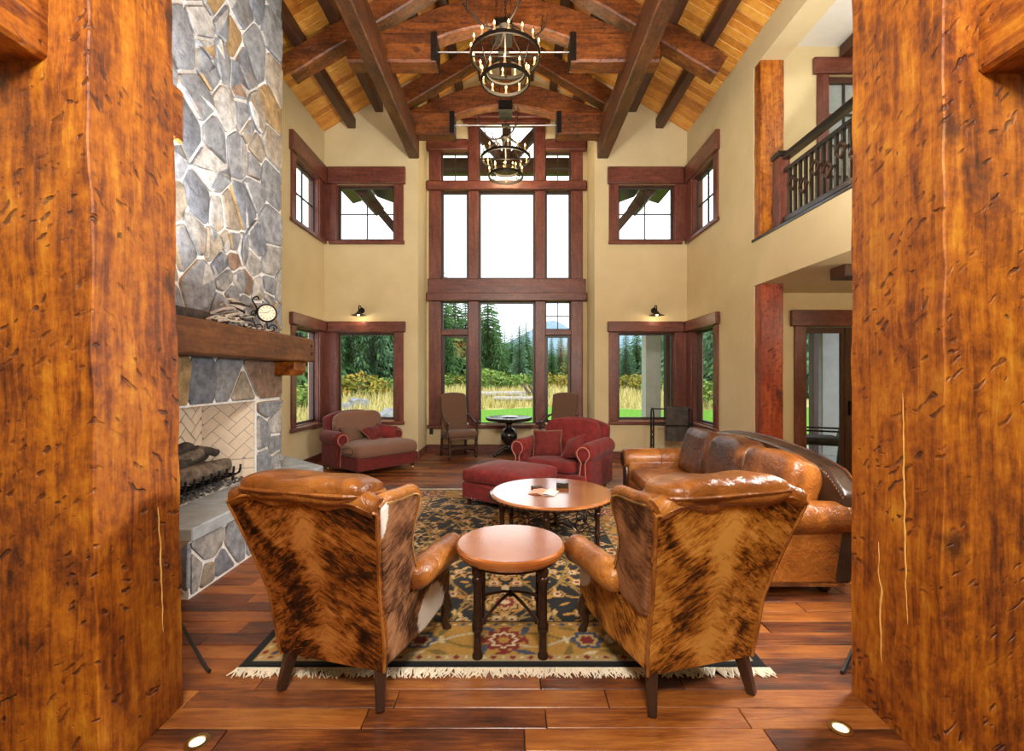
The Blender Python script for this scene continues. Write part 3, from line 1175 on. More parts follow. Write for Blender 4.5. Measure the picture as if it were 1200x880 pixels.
def glazed_door(name, label, x0, x1, z0, z1, y, cols, rows_, leaf, case=.16):
    t = thing(name, label, None, (0, y, 0), 0, kind='structure')
    wood(t, 'side_casing', (x0 - case, -.035, z0), (x0 + .01, -.0005, z1), 'z')
    wood(t, 'side_casing', (x1 - .01, -.035, z0), (x1 + case, -.0005, z1), 'z')
    wood(t, 'head_trim', (x0 - case - .06, -.06, z1), (x1 + case + .06, -.0005, z1 + .24), 'x', .01)
    for (a, b) in ((x0, leaf), (leaf, x1)):
        st = .055 if a == x0 else .16
        build(MB().box((a + .005, .03, z0 + .02), (a + st, .08, z1 - .01)), 'door_stile', MT['dark_z'], t, bevel=.004)
        build(MB().box((b - st, .03, z0 + .02), (b - .005, .08, z1 - .01)), 'door_stile', MT['dark_z'], t, bevel=.004)
        build(MB().box((a + st, .03, z1 - .1), (b - st, .08, z1 - .01)), 'door_rail', MT['dark_x'], t, bevel=.004)
        build(MB().box((a + st, .03, z0 + .02), (b - st, .08, z0 + .2)), 'door_rail', MT['dark_x'], t, bevel=.004)
        nn = cols if a == x0 else 1
        for i in range(nn):
            for j in range(rows_):
                u0, u1 = a + st + (b - a - 2 * st) * i / nn, a + st + (b - a - 2 * st) * (i + 1) / nn
                v0, v1 = z0 + .2 + (z1 - .3 - z0) * j / rows_, z0 + .2 + (z1 - .3 - z0) * (j + 1) / rows_
                build(MB().box((u0, .052, v0), (u1, .058, v1)), 'pane', MT['glass'], t, smooth=0)
        for i in range(1, nn):
            u = a + st + (b - a - 2 * st) * i / nn
            build(MB().box((u - .012, .04, z0 + .2), (u + .012, .07, z1 - .1)), 'muntin', MT['muntin'], t, smooth=0)
        for j in range(1, rows_):
            v = z0 + .2 + (z1 - .3 - z0) * j / rows_
            build(MB().box((a + st, .041, v - .012), (b - st, .069, v + .012)), 'muntin', MT['muntin'], t, smooth=0)
    hd = MB()
    hd.box((leaf + .05, -.004, z0 + 1.0), (leaf + .10, .03, z0 + 1.22))
    hd.bar((leaf + .075, -.03, z0 + 1.08), (leaf + .19, -.03, z0 + 1.08), .02, .02)
    hd.bar((leaf + .075, -.03, z0 + 1.08), (leaf + .075, .0, z0 + 1.08), .02, .02)
    build(hd, 'door_handle', MT['iron'], t)
    return t


glazed_door('door_1', 'dark glazed hall door behind the leather sofa, in a wide brown casing', DX0, DX1, 0.0, 2.34, 7.0, 1, 1, 5.03)
t = glazed_door('door_2', 'dark glazed loft door behind the black railing', UX0, UX1, 3.48, 6.12, 7.0, 3, 5, 5.56)
bl = build(MB().box((UX0 + .05, .09, 3.7), (UX1 - .02, .10, 6.08)), 'window_shade', plain('grey_window_shade', (.38, .42, .44), .8), t)

# ------------------------------------------------------------------ posts and great timbers
def post(name, label, x0, x1, y0, y1, z1, cracks, seed, lean=0.0):
    t = thing(name, label, 'post', ((x0 + x1) / 2, (y0 + y1) / 2, 0))
    m = MB().timber([(0, 0, 0), (lean, 0, z1)], x1 - x0, y1 - y0, n=90, amp=.009, ch=.005, m=9, seed=seed)
    build(m, 'post_timber', MT['post'], t, smooth=28)
    for (fx, pts, r) in cracks:
        pp = smooth_path([(fx, q[0] - (y0 + y1) / 2, q[1]) for q in pts], 14)
        pp = [p + Vector((lean * p.z / z1, .006 * noise.noise(Vector((seed, p.z * 14, 0))), 0)) for p in pp]
        rr_ = [r * .75 * (.35 + .65 * math.sin(PI * i / (len(pp) - 1))) * (1 + .6 * noise.noise(Vector((seed, p.z * 30, 5)))) for i, p in enumerate(pp)]
        build(MB().tube(pp, rr_, 5), 'crack', MT['crack'], t)
    return t


pl = post('timber_post', 'massive orange hewn post at the left edge, nearest the fireplace', -2.12, -1.60, 1.805, 2.265, 4.7,
          [(.262, [(2.14, .42), (2.135, .6), (2.13, .85), (2.12, 1.0)], .004)], 3, -.075)
pr = post('timber_post', 'massive orange hewn post at the right edge, nearest the hall opening', 1.72, 2.24, 1.85, 2.357, 4.7,
          [(-.262, [(2.045, 1.52), (2.04, 1.3), (2.035, 1.0), (2.03, .75), (2.02, .52)], .005),
           (-.262, [(2.18, .82), (2.175, .66), (2.16, .60), (2.17, .52), (2.165, .36), (2.16, .26)], .006)], 8)
for (nm, lab, x0, x1, y0, y1, z0, z1) in (
        ('entry_beam', 'hewn beam butted against the near face of the left post', -2.14, -1.80, -1.6, 1.803, 2.82, 3.14),
        ('entry_beam', 'hewn beam butted against the near face of the right post', 1.855, 2.2, -1.6, 1.848, 2.80, 3.12),
        ('beam_end', 'short beam end on the fireplace side of the left post', -2.10, -1.768, 2.267, 2.50, 2.84, 3.13),
        ('beam_end', 'short beam end on the hall side of the right post', 1.86, 2.2, 2.36, 2.52, 2.82, 3.10)):
    o = build(MB().timber([((x0 + x1) / 2, y0, (z0 + z1) / 2), ((x0 + x1) / 2, y1, (z0 + z1) / 2)], x1 - x0, z1 - z0, n=16, amp=.005, ch=.015, m=4, seed=len(nm)),
              nm, MT['post_y'], smooth=28)
    tag(o, lab, 'beam')

# the two deep purlins that run the length of the vault
for (x0, x1, lab) in ((-1.975, -1.775, 'deep purlin running the length of the vault, left of the chandeliers'),
                      (1.63, 1.845, 'deep purlin running the length of the vault, right of the chandeliers')):
    y1 = YF - .002
    xm = (x0 + x1) / 2
    o = build(MB().timber([(xm, -2.9, 5.99), (xm, y1, 5.99)], x1 - x0, .48, n=60, amp=.006, ch=.018, m=4, seed=int(x0 * 10)), 'vault_purlin', MT['beam_y'], smooth=28)
    tag(o, lab, 'beam', None)
# slim purlins under the boards
for k, d in enumerate((0.0, -.50, .50, -.98, .98, -1.46, 1.46, -2.42, 2.42, -2.94, 2.94)):
    x = AX + d
    z = roof_z(x) - .145
    y1 = YF - .02 if abs(d) > 1.6 else YG - .02
    side = 'left' if d < 0 else 'right'
    nth = {0: '', .5: 'first', .98: 'second', 1.46: 'third', 2.42: 'fourth', 2.94: 'fifth'}[abs(d)]
    lab = 'slim dark ridge purlin along the top of the vault' if d == 0 else f'slim dark purlin under the boards, {nth} {side} of the ridge'
    m = MB().timber([(x, -2.9, z), (x, y1, z)], .15, .19, n=40, amp=.003, ch=.01, m=1)
    tag(build(m, 'slim_purlin', MT['dark_y'], smooth=45), lab, 'beam', 'slim purlins under the boards')


def truss(y, label, tail=3.12):
    t = thing('roof_truss', label, 'truss', (AX, y, 0))
    D = .30
    for s in (-1, 1):
        m = MB().timber([(s * .96, 0, 6.27), (s * (tail - 3.12 + 2.22 if tail > 3 else 1.86), 0, 6.27)], D, .42, n=8, amp=.008, ch=.03, m=4, seed=4)
        build(m, 'hammer_beam', MT['beam_x'], t, smooth=28)
        # principal rafter below the purlins, with a square-cut tail
        x0, x1 = s * tail, s * .06
        zc = lambda x: roof_z(AX + x) - .225 - .20
        m = MB().timber([(x0, 0, zc(x0)), (x1, 0, zc(x1))], D - .04, .31, n=26, amp=.007, ch=.02, m=3, seed=5)
        build(m, 'principal_rafter', MT['beam_x'], t, smooth=28)
        # steel end bracket on the hammer beam
        b = MB()
        for yy in (-D / 2 - .008, D / 2 + .008):
            b.box((s * .955, yy - .006, 6.07), (s * 1.03, yy + .006, 6.47))
        b.box((s * .945, -D / 2 - .01, 6.07), (s * .957, D / 2 + .01, 6.47))
        build(b, 'steel_bracket', MT['iron'], t)
    # arched tie: bottom 6.41 at x=+-1.0 to 6.60 at the crown, .40 deep
    n = 16
    pts = []
    for i in range(n + 1):
        x = -1.72 + 3.44 * i / n
        bot = 6.61 - .20 * (x / 1.0) ** 2 if abs(x) < 1.0 else 6.41 - .42 * (abs(x) - 1.0)
        pts.append((x, 0, bot + .205))
    build(MB().timber(pts, D - .06, .41, n=2, amp=.006, ch=.02, m=3, seed=6), 'arched_tie', MT['beam_x'], t, smooth=28)
    build(MB().timber([(0, 0, 6.57), (0, 0, roof_z(AX) - .25)], .22, D + .03, n=8, amp=.004, ch=.015, m=2), 'king_post', MT['beam_x'], t, smooth=28)
    st = MB()
    st.box((-.125, -D / 2 - .03, 6.50), (.125, -D / 2 - .018, 6.66))
    st.box((-.125, D / 2 + .018, 6.50), (.125, D / 2 + .03, 6.66))
    st.box((-.125, -D / 2 - .03, 6.49), (.125, D / 2 + .03, 6.515))
    build(st, 'steel_strap', MT['iron'], t)
    build(MB().tube([(-.96, 0, 6.29), (-.05, 0, 6.29)], .013, 8).tube([(.05, 0, 6.29), (.96, 0, 6.29)], .013, 8), 'tie_rod', MT['steel'], t)
    build(MB().tube([(-.08, 0, 6.29), (.08, 0, 6.29)], .028, 10), 'turnbuckle', MT['iron'], t)
    return t


truss(6.75, 'arched timber roof truss above the near chandelier')
truss(8.72, 'arched timber roof truss close to the tall window', 1.92)

# right-hand columns at the openings
o = tag(build(MB().timber([(XR + .165, OP1 - .09, 0.0), (XR + .165, OP1 - .09, 2.838)], .30, .17, n=30, amp=.005, ch=.012, m=4), 'hall_column', MT['red_z'], smooth=28),
        'red-brown hewn column at the hall opening behind the sofa', 'column')
o = tag(build(MB().timber([(XR + .165, OP1 - .09, 3.487), (XR + .165, OP1 - .09, 5.858)], .32, .17, n=30, amp=.005, ch=.012, m=4), 'loft_column', MT['post'], smooth=28),
        'orange hewn column standing on the loft ledge', 'column')
for (nm, a, b, lab) in (('hall_beam', (XR + .34, 5.15, 2.70), (6.45, 5.4, 2.838), 'dark beam crossing the ceiling of the side hall'),
                        ('loft_beam', (4.92, 2.4, 6.36), (5.14, 6.99, 6.548), 'dark beam under the loft ceiling, running to the loft door'),
                        ('loft_beam', (3.72, 4.4, 6.30), (6.45, 4.68, 6.548), 'dark beam crossing the loft ceiling near the hall post')):
    tag(build(MB().box(a, b), nm, MT['dark_y'], bevel=.01), lab, 'beam')

# loft railing
rl = thing('loft_railing', 'black balustrade with copper diamond ornaments on the loft ledge', 'railing', (XR + .16, 0, 0))
nw = build(MB().box((-.07, 5.98, 3.487), (.07, 6.14, 4.42)), 'newel', MT['trim_z'], rl, bevel=.008)
build(MB().box((-.09, 5.96, 4.42), (.09, 6.16, 4.49)), 'newel_cap', MT['black_wood'], nw, bevel=.01)
build(MB().box((-.05, OP0 + .02, 4.36), (.05, 5.96, 4.44)), 'top_rail', MT['black_wood'], rl, bevel=.012)
build(MB().box((-.03, OP0 + .02, 4.20), (.03, 5.97, 4.25)), 'upper_rail', MT['black_wood'], rl, bevel=.008)
build(MB().box((-.035, OP0 + .02, 3.56), (.035, 5.97, 3.63)), 'bottom_rail', MT['black_wood'], rl, bevel=.008)
k = 0
yy = 5.87
while yy > OP0 + .1:
    build(MB().box((-.016, yy - .016, 3.63), (.016, yy + .016, 4.20)), 'baluster', MT['black_wood'], rl, smooth=0)
    if k % 2 == 1:
        cz = 3.92 + (.07 if k % 4 == 1 else -.05)
        s_ = .085
        dm = MB()
        pts = [(-.03, yy, cz - s_), (-.03, yy + s_, cz), (-.03, yy, cz + s_), (-.03, yy - s_, cz)]
        for i in range(4):
            dm.bar(pts[i], pts[(i + 1) % 4], .022, .022, up=(1, 0, 0))
        build(dm, 'diamond_ornament', MT['iron_brown'], rl, smooth=0)
    k += 1
    yy -= .105

# ================================================================== FIREPLACE
CX = -2.75                     # stone face
CY0, CY1 = 3.0, 5.5
FB0, FB1, FBZ0, FBZ1 = 3.60, 4.96, .52, 1.33
fp = thing('stone_fireplace', 'tall grey fieldstone fireplace and chimney breast with raised slate hearth', 'fireplace', (0, 0, 0))
core = MB()
holed(core, CY0, CY1, 0, 8.0, [(FB0, FB1, FBZ0, FBZ1)], frX(0), XL + .005, CX)
# the chimney stops under the sloping ceiling
core.v = [(x + (.014 if abs(x - CX) < .001 else 0), y, min(z, roof_z(x) - .04)) for (x, y, z) in core.v]
build(core, 'mortar_bed', MT['mortar'], fp, smooth=0)
fr = lambda u, v, w: (CX + w, u, v)
rs = random.Random(21)
ns = 0


def lay_stones(u0, u1, v0, v1, size, seed, fr, name='stone', d=(.03, .06), gap=.015, relax=1, stretch=1.0, zmax=None):
    for poly in voronoi(u0, u1, v0, v1, size, seed, relax, stretch):
        q = inset(poly, gap)
        if len(q) < 3 or poly_area(q) < .002:
            continue
        build(stone_mb(q, fr, rs.uniform(*d), rs), name, MT['stone'], fp, smooth=28)


lay_stones(CY0, CY1, 2.05, 6.66, .30, 9, fr, stretch=1.3, relax=1)
lay_stones(CY0, CY1, FBZ1 + .005, 1.78, .36, 12, fr, stretch=.8)
lay_stones(CY0, FB0 - .01, .0, FBZ1, .26, 4, fr)
lay_stones(FB1 + .005, CY1, .52, FBZ1, .22, 15, fr)
lay_stones(CY0, CY1, 1.78, 2.04, .26, 25, fr)
# quoins turning the far corner of the chimney breast
frq = lambda u, v, w: (u, CY1 + w, v)
lay_stones(CX - .55, CX + .03, .55, 6.34, .34, 6, frq, d=(.02, .04))

# firebox: splayed cream brick
bx = CX - .40
y0b, y1b = FB0 + .22, FB1 - .24
box_m = MB()
box_m.prism([(CX, FB0), (bx, y0b), (bx - .05, y0b), (CX - .05, FB0 - .05)], FBZ0 - .05, FBZ1 + .05, lambda u, v, w: (u, v, w))
box_m.prism([(CX, FB1), (bx, y1b), (bx - .05, y1b), (CX - .05, FB1 + .05)], FBZ0 - .05, FBZ1 + .05, lambda u, v, w: (u, v, w))
box_m.box((bx - .05, y0b, FBZ0 - .05), (bx - .012, y1b, FBZ1 + .05))
box_m.box((bx - .05, FB0, FBZ0 - .06), (CX - .005, FB1, FBZ0 - .005))
box_m.box((bx - .05, FB0, FBZ1 + .01), (CX - .005, FB1, FBZ1 + .06))
build(box_m, 'firebox_lining', MT['soot'], fp, smooth=0)


def bricks(p0, p1, z0, z1, nrm):
    """brick facing between plan points p0, p1: two courses of running bond, herringbone above."""
    p0, p1 = Vector((*p0, 0)), Vector((*p1, 0))
    d = (p1 - p0)
    W = d.length
    d.normalize()
    nv = Vector((*nrm, 0)).normalized()
    f = lambda u, v, w: tuple(p0 + d * u + nv * w + Vector((0, 0, v)))
    bl, bh, g = .20, .10, .004
    polys = []
    for rw in range(2):
        u = -bl * (.5 if rw else .1)
        while u < W:
            polys.append([(u + g, z0 + rw * bh + g), (u + bl - g, z0 + rw * bh + g), (u + bl - g, z0 + (rw + 1) * bh - g), (u + g, z0 + (rw + 1) * bh - g)])
            u += bl
    zb = z0 + 2 * bh
    c45 = math.cos(PI / 4)
    rot = lambda x, y: (W / 2 + (x - y) * c45, (zb + z1) / 2 + (x + y) * c45)
    for i in range(-12, 13):
        for j in range(-8, 9):
            ox, oy = (i + 2 * j) * bh, (i - 2 * j) * bh
            for (a, b, ww, hh) in ((ox, oy, bl, bh), (ox + 2 * bh, oy - bh, bh, bl)):
                q = [rot(a + g, b + g), rot(a + ww - g, b + g), rot(a + ww - g, b + hh - g), rot(a + g, b + hh - g)]
                polys.append(clip_poly(q, 0, -1, -(zb + g)))
    for q in polys:
        q = clip_poly(clip_poly(clip_poly(clip_poly(q, -1, 0, -.004), 1, 0, W - .004), 0, 1, z1 - .003), 0, -1, -z0)
        if len(q) < 3 or poly_area(q) < .0012:
            continue
        build(MB().prism(q, -.006, .008 + rs.uniform(-.001, .001), f), 'brick', MT['firebrick'], fp, bevel=.003, seg=1, smooth=0)


bricks((CX, FB1), (bx, y1b), FBZ0, FBZ1, (-.5, -1))
bricks((bx, y1b), (bx, y0b), FBZ0, FBZ1, (1, 0))
bricks((bx, y0b), (CX, FB0), FBZ0, FBZ1, (-.5, 1))

# hearth: stone base and slate slabs
HXF = -2.29
HY0, HY1 = 3.32, 5.53
hb = MB()
hpoly = [(XL + .01, HY0), (HXF - .02, HY0), (HXF - .02, HY1), (-3.1, 6.27), (XL + .01, 6.27)]
hb.prism(hpoly, 0, .42, lambda u, v, w: (u, v, w))
build(hb, 'hearth_core', MT['mortar'], fp, smooth=0)
lay_stones(HY0, HY1, .012, .415, .30, 31, lambda u, v, w: (HXF - .02 + w * .8, u, v), d=(.02, .035))
lay_stones(-2.75, HXF, .012, .415, .24, 37, lambda u, v, w: (u, HY0 - w * .8, v), d=(.02, .035))
dd = Vector((-3.1 - (HXF - .02), 6.27 - HY1, 0))
dl = dd.length
dn = dd.normalized()
nn_ = Vector((dn.y, -dn.x, 0))
lay_stones(0, dl, .012, .415, .26, 41, lambda u, v, w: tuple(Vector((HXF - .02, HY1, v)) + dn * u + nn_ * (w * .8)), d=(.02, .03))
for poly in ([(CX - .01, 3.28), (-2.25, 3.28), (-2.25, 3.92), (CX - .01, 3.90)], [(CX - .01, 3.905), (-2.25, 3.925), (-2.25, 4.86), (CX - .01, 4.80)],
             [(CX - .01, 4.805), (-2.25, 4.865), (-2.25, 5.56), (CX - .01, 5.56)],
             [(-2.25, 5.565), (-3.1, 6.33), (XL + .01, 6.33), (XL + .01, 5.565)]):
    q = inset(poly, .002)
    build(MB().prism(q, .422, .52, lambda u, v, w: (u, v, w)), 'slate_slab', MT['slate'], fp, bevel=.012, smooth=30)

# mantel
mt = thing('mantel_beam', 'long dark hewn mantel beam across the stone chimney breast', 'mantel', (0, 0, 0))
build(MB().timber([(-2.545, 2.7, 1.90), (-2.545, 5.63, 1.90)], .30, .275, n=40, amp=.004, ch=.014, m=4, seed=2), 'beam', MT['mantel'], mt, smooth=28)
cb = MB().prism([(-2.84, 1.60), (-2.52, 1.60), (-2.47, 1.66), (-2.47, 1.76), (-2.84, 1.76)], 5.28, 5.58, lambda u, v, w: (u, w, v))
build(cb, 'corbel', MT['post_y'], mt, bevel=.01)
cb = MB().prism([(-2.70, 1.60), (-2.52, 1.60), (-2.47, 1.66), (-2.47, 1.76), (-2.70, 1.76)], 3.1, 3.4, lambda u, v, w: (u, w, v))
build(cb, 'corbel', MT['post_y'], mt, bevel=.01)
bo = MB()
for (yy, zz) in ((5.56, 1.95), (5.56, 1.86), (3.2, 1.95)):
    bo.puff((-2.393, yy, zz), (.008, .02, .02), 1, 1, 10, 6)
build(bo, 'bolt', MT['iron'], mt)

# log set
lg = thing('gas_log_set', 'stacked clay logs on a black grate in the firebox', 'logs', (0, 0, 0))
gr = MB()
for k in range(9):
    yy = 3.86 + k * .115
    gr.tube(smooth_path([(-3.08, yy, .60), (-2.86, yy, .59), (-2.80, yy, .62), (-2.79, yy, .69)], 3), .011, 6)
gr.tube([(-2.87, 3.82, .578), (-2.87, 4.82, .578)], .012, 6).tube([(-3.05, 3.82, .588), (-3.05, 4.82, .588)], .012, 6)
for (a, b) in ((-2.87, 3.86), (-2.87, 4.78), (-3.05, 3.86), (-3.05, 4.78)):
    gr.tube([(a, b, .58), (a, b, .521)], .012, 6)
build(gr, 'grate', MT['iron'], lg)


def log_mb(p, q, r0, seed, taper=.9):
    rr = random.Random(seed)
    P, Q = Vector(p), Vector(q)
    n = 14
    pts, rad = [], []
    for i in range(n + 1):
        t = i / n
        c = P.lerp(Q, t) + Vector((0, 0, math.sin(t * 5 + seed) * .012))
        pts.append(c)
        rad.append(r0 * (1 - (1 - taper) * t) * (.82 if i in (0, n) else 1) * rr.uniform(.94, 1.06))
    m = MB().tube(pts, rad, 14)
    m.v = [tuple(Vector(v) + Vector((noise.noise(Vector(v) * 16 + Vector((seed, 0, 0))), noise.noise(Vector(v) * 16 + Vector((0, seed, 0))),
                                     noise.noise(Vector(v) * 16 + Vector((0, 0, seed))))) * .016) for v in m.v]
    return m


for (p, q, r0, sd, mm) in (((-2.90, 3.72, .705), (-2.90, 4.72, .705), .082, 1, 'bark'), ((-3.03, 3.9, .69), (-3.03, 4.62, .69), .07, 2, 'bark'),
                           ((-2.97, 3.85, .83), (-2.95, 4.42, .86), .062, 3, 'bark'), ((-2.86, 3.80, .835), (-3.03, 4.60, .80), .05, 4, 'char'),
                           ((-2.93, 3.98, .925), (-2.96, 4.28, .95), .045, 5, 'char'), ((-3.0, 4.25, .90), (-2.93, 4.62, .85), .042, 6, 'char')):
    build(log_mb(p, q, r0, sd), 'log', MT[mm], lg, smooth=60)
ci = MB()
for k in range(420):
    x, yy = rs.uniform(-3.10, -2.755), rs.uniform(3.72, 4.90)
    s_ = rs.uniform(.008, .02)
    ci.puff((x, yy, .52 + s_ * .7), (s_, s_ * rs.uniform(.7, 1.2), s_ * .8), 1, 1, 5, 3)
tag(build(ci, 'cinders', MT['cinder'], lg, smooth=0), kind='stuff')

# things on the mantel and the hearth
tw = thing('driftwood_bundle', 'pale bundle of driftwood twigs lying on the mantel left of the clock', 'ornament', (-2.49, 4.22, 2.042))
for k in range(64):
    a = rs.gauss(0, .55) + (PI / 2 if rs.random() < .7 else rs.uniform(0, PI))
    ln = rs.uniform(.12, .28)
    p = Vector((rs.gauss(0, .035), rs.gauss(0, .19), 0))
    h_ = max(.014, .25 * math.exp(-(p.y / .20) ** 2) * rs.random())
    p.z = h_
    d = Vector((math.cos(a), math.sin(a), rs.uniform(-.06, .35) if h_ > .03 else rs.uniform(0, .1))) * ln / 2
    b = p + d * rs.uniform(.6, 1)
    mid = (p - d + b) / 2 + Vector((0, 0, rs.uniform(0, .02)))
    st = p - d
    st.z = max(st.z, .01)
    b.z = max(b.z, .01)
    build(MB().tube([st, mid, b], [rs.uniform(.009, .014), .012, .006], 5), 'twig', MT['snag'] if k % 4 else MT['antler'], tw)
sl = build(MB().puff((-2.66, 3.70, 2.10), (.05, .45, .055), .5, .4, 24, 8, wob=.01), 'driftwood_slab', MT['char'], smooth=60)
tag(sl, 'dark rough slab of driftwood lying on the mantel behind the post', 'ornament')

ck = thing('mantel_clock', 'round cream-faced clock on a curling black iron scroll stand at the mantel end', 'clock', (-2.53, 4.80, 2.04), R(30))
# local: face looks toward local -y
fa = MB().lathe([(.0, 0), (.088, 0), (.095, .008), (.095, .03), (.085, .038), (.0, .038)], 28)
rotx = Matrix.Translation((0, -.0, .20)) @ Matrix.Rotation(R(90), 4, 'X')
build(fa.xf(rotx), 'case', MT['iron'], ck)
dial = MB().lathe([(.0, .0385), (.078, .0385), (.078, .041), (.0, .041)], 28).xf(rotx)
dl_ = build(dial, 'dial', plain('cream_dial', (.86, .78, .60), .5, var=.03), ck)
tk = MB()
for k in range(12):
    a = 2 * PI * k / 12
    r0, r1 = .052, .071
    tk.bar((r0 * math.cos(a), -.042, .20 + r0 * math.sin(a)), (r1 * math.cos(a), -.042, .20 + r1 * math.sin(a)), .004, .011 if k % 3 == 0 else .007, up=(0, 1, 0))
build(tk, 'hour_marks', MT['black'], dl_, smooth=0)
hd = MB()
hd.bar((0, -.044, .20), (.030, -.044, .232), .003, .006, up=(0, 1, 0)).bar((0, -.044, .20), (-.05, -.044, .205), .003, .005, up=(0, 1, 0))
build(hd, 'hands', MT['black'], dl_, smooth=0)
sc = MB()
sp = lambda cx, cz, r0, t0, t1, k: [(cx + r0 * (1 - k * i / 16) * math.cos(t0 + (t1 - t0) * i / 16), 0, cz + r0 * (1 - k * i / 16) * math.sin(t0 + (t1 - t0) * i / 16)) for i in range(17)]
sc.tube(smooth_path([(-.02, 0, .008), (-.09, 0, .05), (-.13, 0, .15), (-.09, 0, .24), (-.13, 0, .33), (-.09, 0, .37), (-.07, 0, .34)], 5), .008, 6)
sc.tube(sp(-.07, .045, .045, PI, -PI * 1.4, .7), .007, 6).tube(sp(.05, .045, .045, 0, PI * 2.4, .7), .007, 6)
sc.tube(sp(-.115, .19, .035, 0, PI * 2.2, .6), .006, 6).tube([(-.11, 0, .20), (-.05, 0, .20)], .007, 6).tube([(0, 0, .11), (.01, 0, .03), (.06, 0, .006)], .007, 6)
sc.box((-.13, -.03, 0), (.11, .03, .008))
build(sc, 'scroll_stand', MT['iron'], ck)
o = tag(build(MB().lathe([(.0, 0), (.05, 0), (.05, .02), (.03, .03), (.03, .05), (.045, .055), (.0, .06)], 16), 'candle_dish', MT['iron'], loc=(-2.52, 5.48, 2.04)),
        'small black iron candle dish at the far end of the mantel', 'candle holder')
o = build(MB().box((-.09, -.11, 0), (.09, .11, .50)), 'upright_box', MT['black'], bevel=.006, loc=(-3.42, 6.18, .521))
tag(o, 'narrow black box standing upright on the far end of the hearth', 'box')
so = thing('scroll_ornament', 'curled grey metal scroll on the hearth beside the far firebox jamb', 'ornament', (-2.84, 5.66, .521))
m = MB().tube([(.075 * (1 - .055 * i) * math.cos(-PI / 2 + i * .42), 0, .078 + .075 * (1 - .055 * i) * math.sin(-PI / 2 + i * .42)) for i in range(17)], .012, 8)
m.box((-.07, -.025, 0), (.05, .025, .008))
build(m, 'scroll', MT['nickel'], so)


# ================================================================== RUG
RX0, RX1, RY0, RY1 = -1.50, 1.40, 2.53, 6.48


